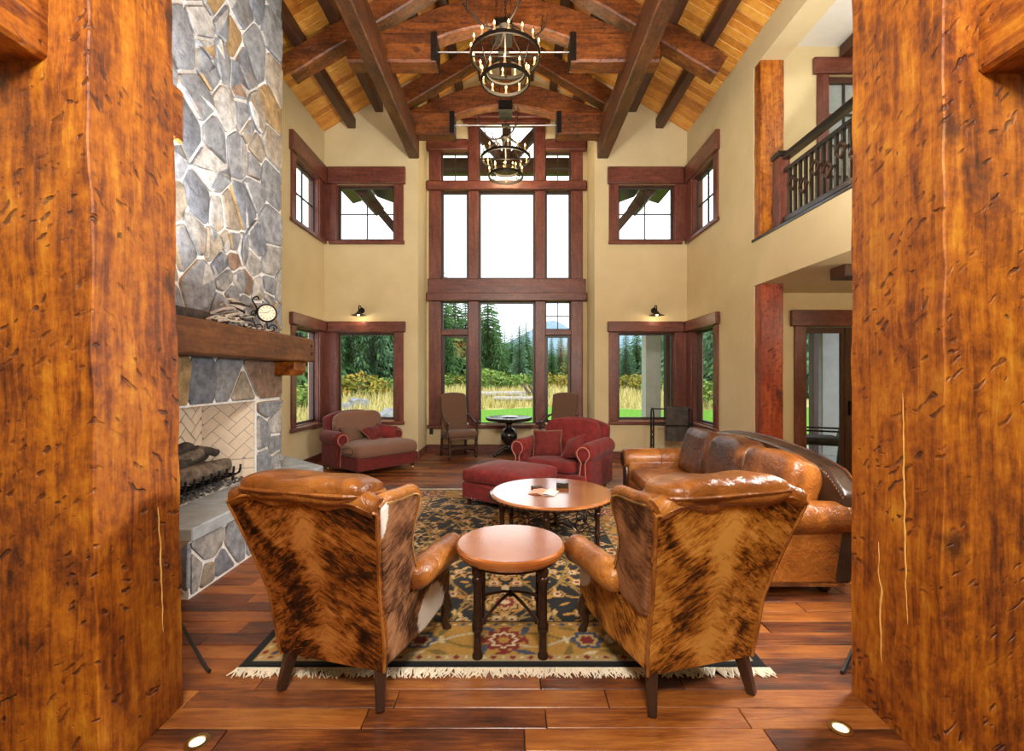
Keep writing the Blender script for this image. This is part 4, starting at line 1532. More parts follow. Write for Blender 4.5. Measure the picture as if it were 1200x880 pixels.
def rug():
    t = thing('persian_rug', 'large black and gold floral Persian rug with a cream fringe under the chairs', 'rug', ((RX0 + RX1) / 2, (RY0 + RY1) / 2, 0))
    w, h = RX1 - RX0, RY1 - RY0
    nx, ny = 264, 330
    X, Y = np.meshgrid((np.arange(nx + 1) / nx - .5) * w, (np.arange(ny + 1) / ny - .5) * h)
    col = np.zeros(X.shape + (3,))
    ink = np.array((.012, .013, .014)); gold = np.array((.42, .225, .045)); tan = np.array((.48, .32, .12)); ivory = np.array((.62, .50, .30))
    wine = np.array((.20, .022, .018)); navy = np.array((.06, .07, .11)); olive = np.array((.20, .13, .03))
    put = lambda m, c: col.__setitem__(m, c)
    e = np.minimum(w / 2 - np.abs(X), h / 2 - np.abs(Y))
    put(e < 99, ink)

    def rosette(cx, cy, r, k, cs, ph=0.0):
        dx, dy = X - cx, Y - cy
        rr = np.hypot(dx, dy)
        th = np.arctan2(dy, dx)
        pet = r * (.70 + .30 * np.abs(np.cos(th * k / 2 + ph)))
        for f, c in cs:
            put(rr < pet * f, c)

    def leaf(cx, cy, a, ln, wd, c):
        dx, dy = X - cx, Y - cy
        u = dx * math.cos(a) + dy * math.sin(a)
        v = -dx * math.sin(a) + dy * math.cos(a)
        put((np.abs(v) < wd * (1 - (u / ln) ** 2)) & (np.abs(u) < ln), c)
    BR = .46
    put(e < BR, tan * .0 + gold)
    q = np.where(w / 2 - np.abs(X) < h / 2 - np.abs(Y), Y, X)
    # border vine
    ctr = .26 + .07 * np.sin(q * 2 * PI / .72)
    put((e < BR) & (np.abs(e - ctr) < .013), olive)
    put((e < BR) & (np.abs(e - (.52 - ctr)) < .010), ivory * .8)
    r = random.Random(4)
    # border rosettes and leaves
    per = []
    for s in (-1, 1):
        for i in range(-4, 5):
            per.append((s * (w / 2 - .26), i * .44, i))
        for i in range(-2, 3):
            per.append((i * .50, s * (h / 2 - .26), i))
    for (cx, cy, i) in per:
        if i % 2 == 0:
            rosette(cx, cy, .125, 8, ((1.0, wine), (.72, ivory), (.55, wine), (.3, gold)))
        else:
            rosette(cx, cy, .10, 6, ((1.0, navy), (.7, tan), (.45, wine)))
        for a in (.7, 2.3, 3.9, 5.5):
            leaf(cx + .17 * math.cos(a), cy + .17 * math.sin(a), a + .5, .075, .022, olive if i % 2 else navy)
            leaf(cx + .13 * math.cos(a + .8), cy + .13 * math.sin(a + .8), a - .5, .05, .016, ivory if i % 2 else wine)
    # guard stripes
    for (a, b, c) in ((0, .055, ink), (.055, .062, ivory * .7), (.405, .46, gold * .85), (.46, .468, ink), (.398, .405, ink)):
        put((e >= a) & (e < b), c)
    for (lo, hi, c0, c1) in ((.062, .115, tan * .9, wine), (.41, .455, gold * .8, navy)):
        m = (e >= lo) & (e < hi)
        put(m, c0)
        d = np.abs(((q / .105) % 1) - .5) * .105 + np.abs(e - (lo + hi) / 2)
        put(m & (d < .021), c1)
        put(m & (np.abs(((q / .105 + .5) % 1) - .5) * .105 + np.abs(e - (lo + hi) / 2) < .013), ivory)
    # black field: mirrored scrolling vines, palmettes and leaves
    fld = e > .468
    keep = col.copy()
    AXs, AYs = np.abs(X), np.abs(Y)
    for (fx, fy, ph, c) in ((1.9, 1.7, 0, gold * .7), (2.6, 1.3, 1.2, olive * 1.2)):
        f = np.sin(AXs * 2 * PI * fx + ph + .9 * np.sin(AYs * 4.1)) - np.cos(AYs * 2 * PI * fy * .9 + .8 * np.sin(AXs * 5 + ph))
        g = np.hypot(np.gradient(f, axis=1) / (w / nx), np.gradient(f, axis=0) / (h / ny)) + .5
        put(np.abs(f) / g < .0085, c)
    rr = random.Random(9)
    sx, sy = w / 2 - BR, h / 2 - BR
    spots = []
    for _ in range(2000):
        x, y = rr.uniform(.0, sx), rr.uniform(.0, sy)
        if all((x - a) ** 2 + (y - b) ** 2 > .145 ** 2 for (a, b) in spots):
            spots.append((x, y))
    for (x, y) in spots:
        kind = rr.random()
        R0 = rr.uniform(.04, .07)
        a0 = rr.uniform(0, 6.28)
        for ux in (-1, 1):
            for uy in (-1, 1):
                cx, cy = ux * x, uy * y
                if kind < .45:
                    rosette(cx, cy, R0, 6, ((1.0, gold), (.72, ink), (.62, ivory * .9), (.33, wine)))
                elif kind < .7:
                    rosette(cx, cy, R0 * 1.1, 5, ((1.0, ivory * .85), (.7, gold), (.4, wine)))
                for kk in range(3):
                    a = (a0 + kk * 2.1)
                    a = a if ux > 0 else PI - a
                    a = a if uy > 0 else -a
                    leaf(cx + .08 * math.cos(a), cy + .08 * math.sin(a), a, .045, .015, (gold, tan, olive * 1.3)[kk])
    # centre palmettes on the axis
    for cy in (-1.25, -.75, -.25, .25, .75, 1.25):
        rosette(0, cy, .16, 8, ((1.0, gold), (.80, ink), (.72, tan), (.48, wine), (.25, ivory)))
        leaf(0, cy + .2, PI / 2, .08, .03, ivory * .8)
    col[~fld] = keep[~fld]
    z = np.full(X.shape, .014)
    z[(e < .004)] = .004
    co = np.stack((X, Y, z), -1).reshape(-1, 3)
    idx = (np.arange(ny)[:, None] * (nx + 1) + np.arange(nx)[None, :]).reshape(-1)
    faces = np.stack((idx, idx + 1, idx + nx + 2, idx + nx + 1), -1)
    me = bpy.data.meshes.new('pile')
    me.vertices.add(len(co))
    me.vertices.foreach_set('co', co.ravel())
    me.loops.add(faces.size)
    me.loops.foreach_set('vertex_index', faces.ravel())
    me.polygons.add(len(faces))
    me.polygons.foreach_set('loop_start', np.arange(len(faces)) * 4)
    me.update(calc_edges=True)
    at = me.color_attributes.new('pattern', 'FLOAT_COLOR', 'POINT')
    at.data.foreach_set('color', np.concatenate((col, np.ones(X.shape + (1,))), -1).astype(np.float32).ravel())
    m, nt, b = new_mat('rug_wool')
    a = N(nt, 'ShaderNodeVertexColor', layer_name='pattern')
    n = noise_tex(nt, coords(nt), 60, 3)
    L(nt, mixc(nt, .5, a.outputs[0], ramp(nt, n, [(.3, (.5, .5, .5)), (.7, (1, 1, 1))]), 'MULTIPLY'), b.inputs['Base Color'])
    b.inputs['Roughness'].default_value = .95
    b.inputs['Sheen Weight'].default_value = .1
    b.inputs['Specular IOR Level'].default_value = .1
    bump(nt, b, n, .3, .004)
    me.materials.append(m)
    o = bpy.data.objects.new('pile', me)
    C.objects.link(o)
    o.parent = t
    edge = MB()
    edge.box((-w / 2, -h / 2, .001), (w / 2, h / 2, .0035))
    build(edge, 'backing', MT['black'], t, smooth=0)
    fr_ = MB()
    for s in (-1, 1):
        x = -w / 2
        while x < w / 2:
            x += rr.uniform(.0035, .0065)
            a = rr.gauss(0, .35)
            ln = rr.uniform(.035, .08)
            p0 = Vector((x, s * h / 2, .010))
            p1 = p0 + Vector((math.sin(a) * ln * .5, s * ln * .55, -.002))
            p2 = p1 + Vector((math.sin(a * 1.6) * ln * .5, s * ln * .45, -.004))
            fr_.tube([p0, p1, p2], [.0045, .005, .003], 4)
    tag(build(fr_, 'fringe', plain('cream_fringe', (.78, .70, .55), .9, var=.15), t), kind='stuff')
    return t


rug()


# ================================================================== WING CHAIRS
def wing_chair(label, loc, rotz, stops, side, panel_white, wing_white, other=None):
    """cowhide and leather wing chair; local +y is its front. side: -1/+1 the flank the photograph shows."""
    t = thing('wing_chair', label, 'chair', loc, rotz)
    hb_ = hide('cowhide_back', stops)
    hs = hide('cowhide_flank', HIDE_G if side > 0 else stops, spine=False, white=panel_white, tilt=.8, flip=-1)
    hw_ = hide('cowhide_wing', HIDE_G, spine=False, white=wing_white, tilt=.5, flip=-1, hscale=1.3)
    le = MT['leather']
    WZ = [(.18, .285), (.34, .30), (.50, .30), (.62, .315), (.80, .345), (1.06, .395)]
    YB = [(.18, -.40), (.34, -.425), (.50, -.455), (.75, -.535), (1.06, -.645)]
    wz = lambda z: lerp_tab(WZ, z)
    yb = lambda z: lerp_tab(YB, z)
    zt = lambda s: 1.02 + .03 * (1 - s * s) + .012 * math.cos(3 * PI * s)

    def rear(u, v):
        s = 2 * u - 1
        z = .18 + (zt(s) - .18) * v
        puffy = .022 * math.sin(PI * min(1, v * 1.05)) * (1 - s * s)
        return (s * (wz(z) + .012), yb(z) - puffy, z)

    def inner(u, v):
        s = 2 * u - 1
        z = .18 + (zt(s) - .18) * v
        return (s * (wz(z) - .012), yb(z) + .12, z + .012)
    build(MB().shell(rear, inner, 22, 26), 'back_panel', hb_, t, smooth=60)
    # leather over the top edge and down the inside
    top = lambda s, o: (s * (wz(1.03) - .005), yb(1.03) + o, zt(s) + .012)
    m = MB().tube([top(-1 + 2 * i / 20, .045) for i in range(21)], [.05 + .012 * math.sin(PI * i / 20) for i in range(21)], 10)
    build(m, 'top_roll', le, t, smooth=60)
    Mi = Matrix.Rotation(R(17), 3, 'X')
    build(MB().puff((0, -.40, .74), (.275, .10, .33), .5, .45, 28, 18, M=Mi, wob=.012), 'inside_back', le, t, smooth=70)
    build(MB().puff((-.01, -.52, 1.075), (.335, .15, .068), .62, .45, 48, 20, M=Matrix.Rotation(R(-6), 3, 'X'), wob=.016), 'head_cushion', MT['leather'], t, smooth=70)
    m = MB().tube([(-.01 + .335 * math.copysign(abs(math.cos(a)) ** .45, math.cos(a)), -.52 + .152 * math.copysign(abs(math.sin(a)) ** .45, math.sin(a)),
                    1.068 - .1 * (.152 * math.copysign(abs(math.sin(a)) ** .45, math.sin(a)))) for a in [2 * PI * i / 40 for i in range(40)]], .009, 6, closed=True)
    build(m, 'cushion_piping', le, t)
    # piping round the back panel
    pth = [rear(0, j / 26) for j in range(27)] + [rear(i / 22, 1) for i in range(1, 23)] + [rear(1, 1 - j / 26) for j in range(1, 27)]
    build(MB().tube([(p[0] * 1.005, p[1], p[2]) for p in pth], .0085, 6), 'back_piping', le, t)
    wing = [(-.59, 1.02), (-.54, 1.045), (-.42, 1.035), (-.30, 1.03), (-.235, 1.0), (-.22, .94), (-.235, .86), (-.225, .76), (-.175, .66), (-.12, .57), (-.11, .50),
            (-.20, .455), (-.34, .44), (-.41, .46), (-.45, .62), (-.52, .83)]
    for s in (-1, 1):
        th = .075
        n = len(wing)
        m = MB()
        m.prism([(y, z) for (y, z) in wing], -th, 0.0, lambda u, v, w: (s * (wz(v) + .012 + w + .03 * (u + .5)), u, v))
        wg = build(m, 'wing', hw_, t, bevel=.022, seg=3, smooth=60)
        fe = [(s * (wz(z) - .018 + .03 * (y + .5)), y + .004, z + .004) for (y, z) in smooth_path([(p[0], p[1], 0) for p in wing[0:12]], 3) for z in (z,)] if False else \
            [(s * (wz(p.y) - .022 + .03 * (p.x + .5)), p.x + .006, p.y + .004) for p in smooth_path([(q[0], q[1], 0) for q in wing[0:11]], 4)]
        build(MB().tube(fe, .030, 8), 'wing_edge', le, t, smooth=60)
        nh = MB()
        outl = smooth_path([(q[0], q[1], 0) for q in wing[1:12]], 9)
        for p in outl:
            nh.puff((s * (wz(p.y) + .016 + .03 * (p.x + .5)), p.x - .012, p.y - .010), (.005, .005, .005), 1, 1, 6, 4)
        tag(build(nh, 'nailheads', MT['brass'], t), kind='stuff')
        # rolled arm
        ax = s * .325
        pts = [(ax * .97, -.17, .525), (ax, -.06, .535), (ax * 1.02, .12, .535), (ax * 1.03, .30, .525), (ax * 1.03, .345, .52)]
        am = build(MB().tube(smooth_path(pts, 5), [.05, .062, .072, .078] + [.082] * 12 + [.088] * 4 + [.06], 16), 'arm', le, t, smooth=60)
        fc = MB().lathe([(0, 0), (.075, 0), (.082, .006), (.075, .014), (.03, .018), (0, .018)], 20).xf(
            Matrix.Translation((ax * 1.03, .332, .52)) @ Matrix.Rotation(R(-90), 4, 'X'))
        build(fc, 'arm_front', le, am, smooth=50)
        # flank panel under the arm
        pan = [(-.36, .185), (-.41, .46), (-.20, .47), (.10, .475), (.325, .455), (.355, .36), (.345, .25), (.33, .20), (.0, .175)]
        build(MB().prism(pan, .245, .318, lambda u, v, w: (s * (w + (.0 if u > -.1 else -.018 * min(1, (-.1 - u) / .25))), u, v)), 'flank_panel', hs, t, bevel=.02, seg=3, smooth=60)
    build(MB().box((-.27, .20, .19), (.27, .335, .36)), 'front_rail', hs, t, bevel=.025, seg=3, smooth=60)
    build(MB().box((-.27, -.38, .17), (.27, .31, .25)), 'seat_frame', MT['black'], t)
    build(MB().puff((0, .06, .40), (.255, .30, .085), .5, .3, 32, 12, wob=.008), 'seat_cushion', le, t, smooth=70)
    for s in (-1, 1):
        build(MB().bar((s * .255, -.36, .21), (s * .285, -.415, 0), .062, .062, .04, .04), 'leg', MT['dark_leg'], t, bevel=.006)
        build(MB().tube(smooth_path([(s * .285, .285, .24), (s * .305, .32, .16), (s * .29, .315, .08), (s * .30, .33, .02), (s * .30, .335, 0)], 4),
                        [.045, .046, .044, .04, .036, .032, .028, .025, .023, .022, .022, .024, .028, .032, .034, .034, .03][:17], 10), 'leg', MT['dark_leg'], t, smooth=60)
    return t


wing_chair('brindled cowhide wing chair with a white flank patch, on the fireplace side', (-.79, 2.69, .0), R(-15.7), HIDE_L, 1,
           ((.32, .08, .25), (.2, .17, .15)), ((.38, -.575, .93), (.2, .06, .17)))
wing_chair('brindled golden cowhide wing chair with white front spots, in front of the leather sofa', (.82, 2.66, .0), R(15.7), HIDE_R, -1,
           ((-.32, .35, .42), (.2, .17, .12)), None)


# ================================================================== TABLES
def turned_leg(z1, r=1.0):
    return [(.030 * r, 0), (.030 * r, .02), (.022 * r, .03), (.022 * r, .14), (.031 * r, .15), (.031 * r, .165), (.024 * r, .17), (.031 * r, .175), (.031 * r, .19), (.024 * r, .2),
            (.024 * r, z1 - .09), (.032 * r, z1 - .08), (.032 * r, z1 - .06), (.025 * r, z1 - .05), (.032 * r, z1 - .035), (.032 * r, z1 - .015), (.026 * r, z1)]


st_ = thing('side_table', 'small round copper-topped side table between the two wing chairs', 'table', (-.01, 2.80, .015))
prof = [(.0, .525), (.30, .525), (.312, .530), (.322, .545), (.325, .565), (.322, .578), (.312, .587), (.0, .587)]
build(MB().lathe(prof, 64), 'table_top', MT['copper'], st_, smooth=18)
build(MB().lathe([(.18, .505), (.285, .505), (.285, .525), (.18, .525)], 40), 'apron', MT['iron_brown'], st_)
for a in range(4):
    th = R(45 + 90 * a)
    build(MB().lathe(turned_leg(.505), 16, (.26 * math.cos(th), .26 * math.sin(th), 0)), 'leg', MT['iron_brown'], st_, smooth=45)
sx = MB()
for a in (45, 135):
    c_, s_ = math.cos(R(a)) * .26, math.sin(R(a)) * .26
    sx.tube(smooth_path([(-c_, -s_, .17), (-c_ * .3, -s_ * .3, .26), (0, 0, .275), (c_ * .3, s_ * .3, .26), (c_, s_, .17)], 6), .0095, 8)
sx.puff((0, 0, .275), (.022, .022, .022), 1, 1, 10, 8)
build(sx, 'cross_stretcher', MT['iron_brown'], st_)

ct = thing('coffee_table', 'round copper-topped coffee table on an iron base in the middle of the rug', 'table', (.376, 4.45, .015))
build(MB().lathe([(.0, .44), (.55, .44), (.575, .452), (.588, .463), (.585, .472), (.56, .480), (.0, .480)], 80), 'table_top', MT['copper'], ct, smooth=14)
bd = MB()
for k in range(60):
    a = 2 * PI * k / 60
    bd.puff((.588 * math.cos(a), .588 * math.sin(a), .452), (.020, .020, .012), 1, 1, 8, 5)
tag(build(bd, 'beaded_rim', MT['iron_brown'], ct), kind='stuff')
build(MB().lathe([(.40, .42), (.52, .42), (.52, .44), (.40, .44)], 48), 'apron', MT['iron_brown'], ct)
for a in range(6):
    th = R(20 + 60 * a)
    build(MB().lathe(turned_leg(.42, .9), 14, (.50 * math.cos(th), .50 * math.sin(th), 0)), 'leg', MT['iron_brown'], ct, smooth=45)
cu = MB()
for a in range(6):
    th = R(20 + 60 * a)
    d = Vector((math.cos(th), math.sin(th), 0))
    cu.tube([d * (.48 - .022 * i) + Vector((0, 0, .17)) + Vector((-math.sin(th), math.cos(th), 0)) * (.06 * math.sin(i * .7)) + Vector((0, 0, .05 * math.sin(i * .5))) for i in range(22)], .007, 6)
    cu.tube([d * (.33 + .09 * (1 - .05 * i) * math.cos(i * .45)) + Vector((0, 0, .20 + .09 * (1 - .05 * i) * math.sin(i * .45))) for i in range(18)], .006, 6)
build(cu, 'scrollwork', MT['iron_brown'], ct)
mg = thing('open_magazine', 'open magazine with a pale cover lying on the coffee table', 'magazine', (.30, 4.38, .4965), R(-18))
for s, mm in ((-1, plain('magazine_orange_page', (.72, .36, .22), .5)), (1, plain('magazine_white_page', (.80, .78, .74), .45, var=.03))):
    build(MB().grid(lambda u, v: (s * u * .125, (v - .5) * .20, .004 + .014 * math.sin(PI * min(1, u * 1.2)) * (1 - u * .6)), 8, 1)
          .grid(lambda u, v: (s * u * .125, (v - .5) * .20, .0005), 8, 1), 'page_block', mm, mg, fix=False, smooth=40)
o = tag(build(MB().box((-.06, -.045, 0), (.06, .045, .05)), 'trinket_box', MT['black_wood'], bevel=.006, loc=(.50, 4.60, .4965), rotz=R(-8)),
        'small black lidded box on the coffee table beside the magazine', 'box')
o = tag(build(MB().box((-.05, -.03, 0), (.05, .03, .02)), 'remote_tray', MT['iron_brown'], bevel=.006, loc=(.24, 4.56, .4965), rotz=R(20)),
        'small dark brown tray behind the magazine on the coffee table', 'tray')


# ================================================================== UPHOLSTERED SEATING
def club(name, label, cat, loc, rotz, W, D, arm_h, back_h, body, seat, backm, arm_len=None, seat_out=0.0, seat_z=.44, nails=True, tee=False):
    """rolled-arm upholstered chair; local +y front, back at y = -D/2."""
    t = thing(name, label, cat, loc, rotz)
    yb, yf = -D / 2, D / 2
    arm_len = arm_len or D * .92
    ya = yb + arm_len
    build(MB().box((-W / 2 + .06, yb + .05, .09), (W / 2 - .06, yf, seat_z - .14)), 'base', body, t, bevel=.03, seg=3, smooth=60)
    if nails:
        nh = MB()
        k = -W / 2 + .1
        while k < W / 2 - .09:
            nh.puff((k, yf + .002, .112), (.008, .005, .008), 1, 1, 6, 4)
            k += .045
        tag(build(nh, 'nailheads', MT['brass'], t), kind='stuff')
    for s in (-1, 1):
        ax = s * (W / 2 - .11)
        am = MB()
        am.box((ax - .085, yb + .06, .09), (ax + .085, ya - .02, arm_h - .10))
        a = build(am, 'arm_panel', body, t, bevel=.025, seg=3, smooth=60)
        pts = [(ax + s * .01, yb + .08, arm_h - .10), (ax + s * .01, yb + .3, arm_h - .105), (ax + s * .012, ya - .08, arm_h - .115), (ax + s * .012, ya, arm_h - .115), (ax + s * .012, ya + .02, arm_h - .115)]
        build(MB().tube(pts, [.115, .122, .125, .12, .095], 20), 'arm', body, t, smooth=60)
        q = []
        for i in range(19):
            th = R(-48 + 276 * i / 18)
            q.append((ax + s * .012 + .088 * math.cos(th), ya + .026, arm_h - .115 + .088 * math.sin(th)))
        q = [(ax - .045 + .0, ya + .012, .11), (ax - .045, ya + .016, .25), (q[-1][0] + .03, ya + .022, q[-1][2] - .05)] + q[::-1] + [(q[0][0] - .03, ya + .022, q[0][2] - .05), (ax + .05, ya + .016, .25), (ax + .05, ya + .012, .11)]
        build(MB().tube(q, .0085, 6), 'arm_piping', MT['red_piping'], t)
        for yy in (yf - .06, yb + .12):
            lg_ = build(MB().lathe([(.018, .045), (.028, .06), (.03, .095), (.0, .1)], 12, (s * (W / 2 - .12), yy, 0)), 'leg', MT['dark_leg'], t, smooth=50)
            build(MB().lathe([(.0, .0), (.02, .004), (.026, .022), (.02, .04), (.01, .05)], 12, (s * (W / 2 - .12), yy, 0)), 'caster', MT['brass'], lg_, smooth=50)
    zt = lambda x: back_h - .10 * abs(x) ** 2.4

    def bo(u, v):
        s = 2 * u - 1
        z = .12 + (zt(s) - .12) * v
        return (s * (W / 2 - .10), yb + .02 - .10 * v, z)

    def bi(u, v):
        s = 2 * u - 1
        z = .12 + (zt(s) - .12 + .01) * v
        return (s * (W / 2 - .12), yb + .17 - .10 * v + .02 * math.sin(PI * v), z)
    build(MB().shell(bo, bi, 18, 12), 'backrest', body, t, bevel=.04, seg=3, smooth=60)
    hw = W / 2 - .22
    sy = yf + seat_out
    cu_ = MB().puff((0, (yb + .2 + sy) / 2, seat_z - .06), (hw, (sy - yb - .2) / 2, .09 + .03 * tee), .42, .22, 60, 12, wob=.006)
    if tee:     # the cushion widens in front of the short arms
        k_ = (W / 2 - .03) / hw
        cu_.v = [(x * (1 + (k_ - 1) * min(1, max(0, (y - ya + .02) / .06))), y, z) for (x, y, z) in cu_.v]
    build(cu_, 'seat_cushion', seat, t, smooth=70)
    hgt = back_h - seat_z + .02
    build(MB().puff((0, yb + .20, seat_z + hgt / 2 - .02), (hw + .04, .11, hgt / 2), .5, .35, 36, 16, M=Matrix.Rotation(R(11), 3, 'X'), wob=.010), 'back_cushion', backm, t, smooth=70)
    return t


def pillow(label, loc, size, rot, mat, group=None):
    M = Matrix.Rotation(rot[2], 3, 'Z') @ Matrix.Rotation(rot[0], 3, 'X') @ Matrix.Rotation(rot[1], 3, 'Y')
    o = thing('throw_pillow', label, 'pillow', loc, 0, group)
    # pinched square cushion: thin at the rim, full in the middle; lies in local x/z, thickness along y
    sx, sz, th = size

    def f(sgn):
        def g(u, v):
            a, b = 2 * u - 1, 2 * v - 1
            e = (1 - a * a) * (1 - b * b)
            pin = 1 - .07 * (1 - abs(a)) * (abs(b) ** 3)
            pin2 = 1 - .07 * (1 - abs(b)) * (abs(a) ** 3)
            p = Vector((a * sx * pin2, sgn * th * (max(e, 0) ** .45) + sgn * .004, b * sz * pin))
            p += Vector((0, noise.noise(p * 9 + Vector(loc)) * .008, 0))
            return M @ p
        return g
    build(MB().shell(f(-1), f(1), 14, 14), 'cover', mat, o, smooth=70)
    rim = []
    for i in range(40):
        k = i / 10
        a, b = [(-1 + 2 * (k % 1), -1), (1, -1 + 2 * (k % 1)), (1 - 2 * (k % 1), 1), (-1, 1 - 2 * (k % 1))][int(k)]
        pin = 1 - .07 * (1 - abs(a)) * (abs(b) ** 3)
        pin2 = 1 - .07 * (1 - abs(b)) * (abs(a) ** 3)
        rim.append(M @ Vector((a * sx * pin2, 0, b * sz * pin)))
    build(MB().tube(rim, .011, 6, closed=True), 'braid_trim', MT['red_dark'] if mat is not MT['red_dark'] else MT['brown_weave'], o, smooth=60)
    return o


# red armchair with ottoman, facing the fireplace and us
rc_loc, rc_rot = (.73, 6.62, 0), R(147)
club('red_armchair', 'red chenille rolled-arm chair behind the coffee table', 'chair', rc_loc, rc_rot, 1.20, .98, .70, .97, MT['red'], MT['red'], MT['red'], nails=False)
Mr = Matrix.Translation(rc_loc) @ Matrix.Rotation(rc_rot, 4, 'Z')
pillow('square red pillow leaning on the viewer-left arm of the red armchair', Mr @ Vector((.20, .10, .63)), (.20, .19, .075), (R(18), 0, rc_rot + R(28)), MT['red_dark'])
pillow('red pillow with a woven trim tilted against the near arm of the red armchair', Mr @ Vector((-.24, .18, .62)), (.19, .17, .06), (R(34), R(20), rc_rot - R(40)), MT['red'])
ot = thing('ottoman', 'square red chenille ottoman between the coffee table and the red armchair', 'ottoman', (-.02, 5.80, 0), rc_rot)
build(MB().box((-.46, -.40, .09), (.46, .40, .30)), 'base', MT['red'], ot, bevel=.03, seg=3, smooth=60)
build(MB().puff((0, 0, .375), (.475, .415, .095), .40, .16, 40, 14, wob=.004, sag=lambda x, y: .035 * (1 - (x / .47) ** 2) * (1 - (y / .41) ** 2)), 'cushion', MT['red'], ot, smooth=70)
nh = MB()
for k in range(20):
    for s in (-1, 1):
        nh.puff((-.44 + .88 * k / 19, s * .402, .115), (.007, .005, .007), 1, 1, 6, 4)
        nh.puff((s * .462, -.38 + .76 * k / 19, .115), (.005, .007, .007), 1, 1, 6, 4)
tag(build(nh, 'nailheads', MT['nickel'], ot), kind='stuff')
for sx_ in (-1, 1):
    for sy_ in (-1, 1):
        build(MB().lathe([(.016, 0), (.026, .03), (.03, .09), (.0, .095)], 12, (sx_ * .39, sy_ * .33, 0)), 'leg', MT['dark_leg'], ot, smooth=50)

# chaise chair in the left corner
lc_loc, lc_rot = (-2.45, 8.0, 0), R(-131)
club('chaise_chair', 'wide burgundy armchair with brown ribbed cushions in the left window corner', 'chair', lc_loc, lc_rot, 1.26, 1.15, .66, .98, MT['red_dark'], MT['brown_weave'], MT['brown_weave'],
     arm_len=.62, seat_out=.05, seat_z=.45, tee=True)
Ml = Matrix.Translation(lc_loc) @ Matrix.Rotation(lc_rot, 4, 'Z')
pillow('dark patterned pillow at the window-side arm of the burgundy chair', Ml @ Vector((.24, -.16, .60)), (.19, .15, .06), (R(40), 0, lc_rot + R(20)), MT['tan_weave'])
pillow('red pillow slumped in the middle of the burgundy chair', Ml @ Vector((-.12, -.04, .60)), (.21, .15, .07), (R(52), R(10), lc_rot + R(8)), MT['red_dark'])
pillow('red pillow resting against the right-hand arm of the burgundy chair', Ml @ Vector((-.32, .0, .61)), (.18, .14, .07), (R(45), R(-12), lc_rot - R(30)), MT['red'])

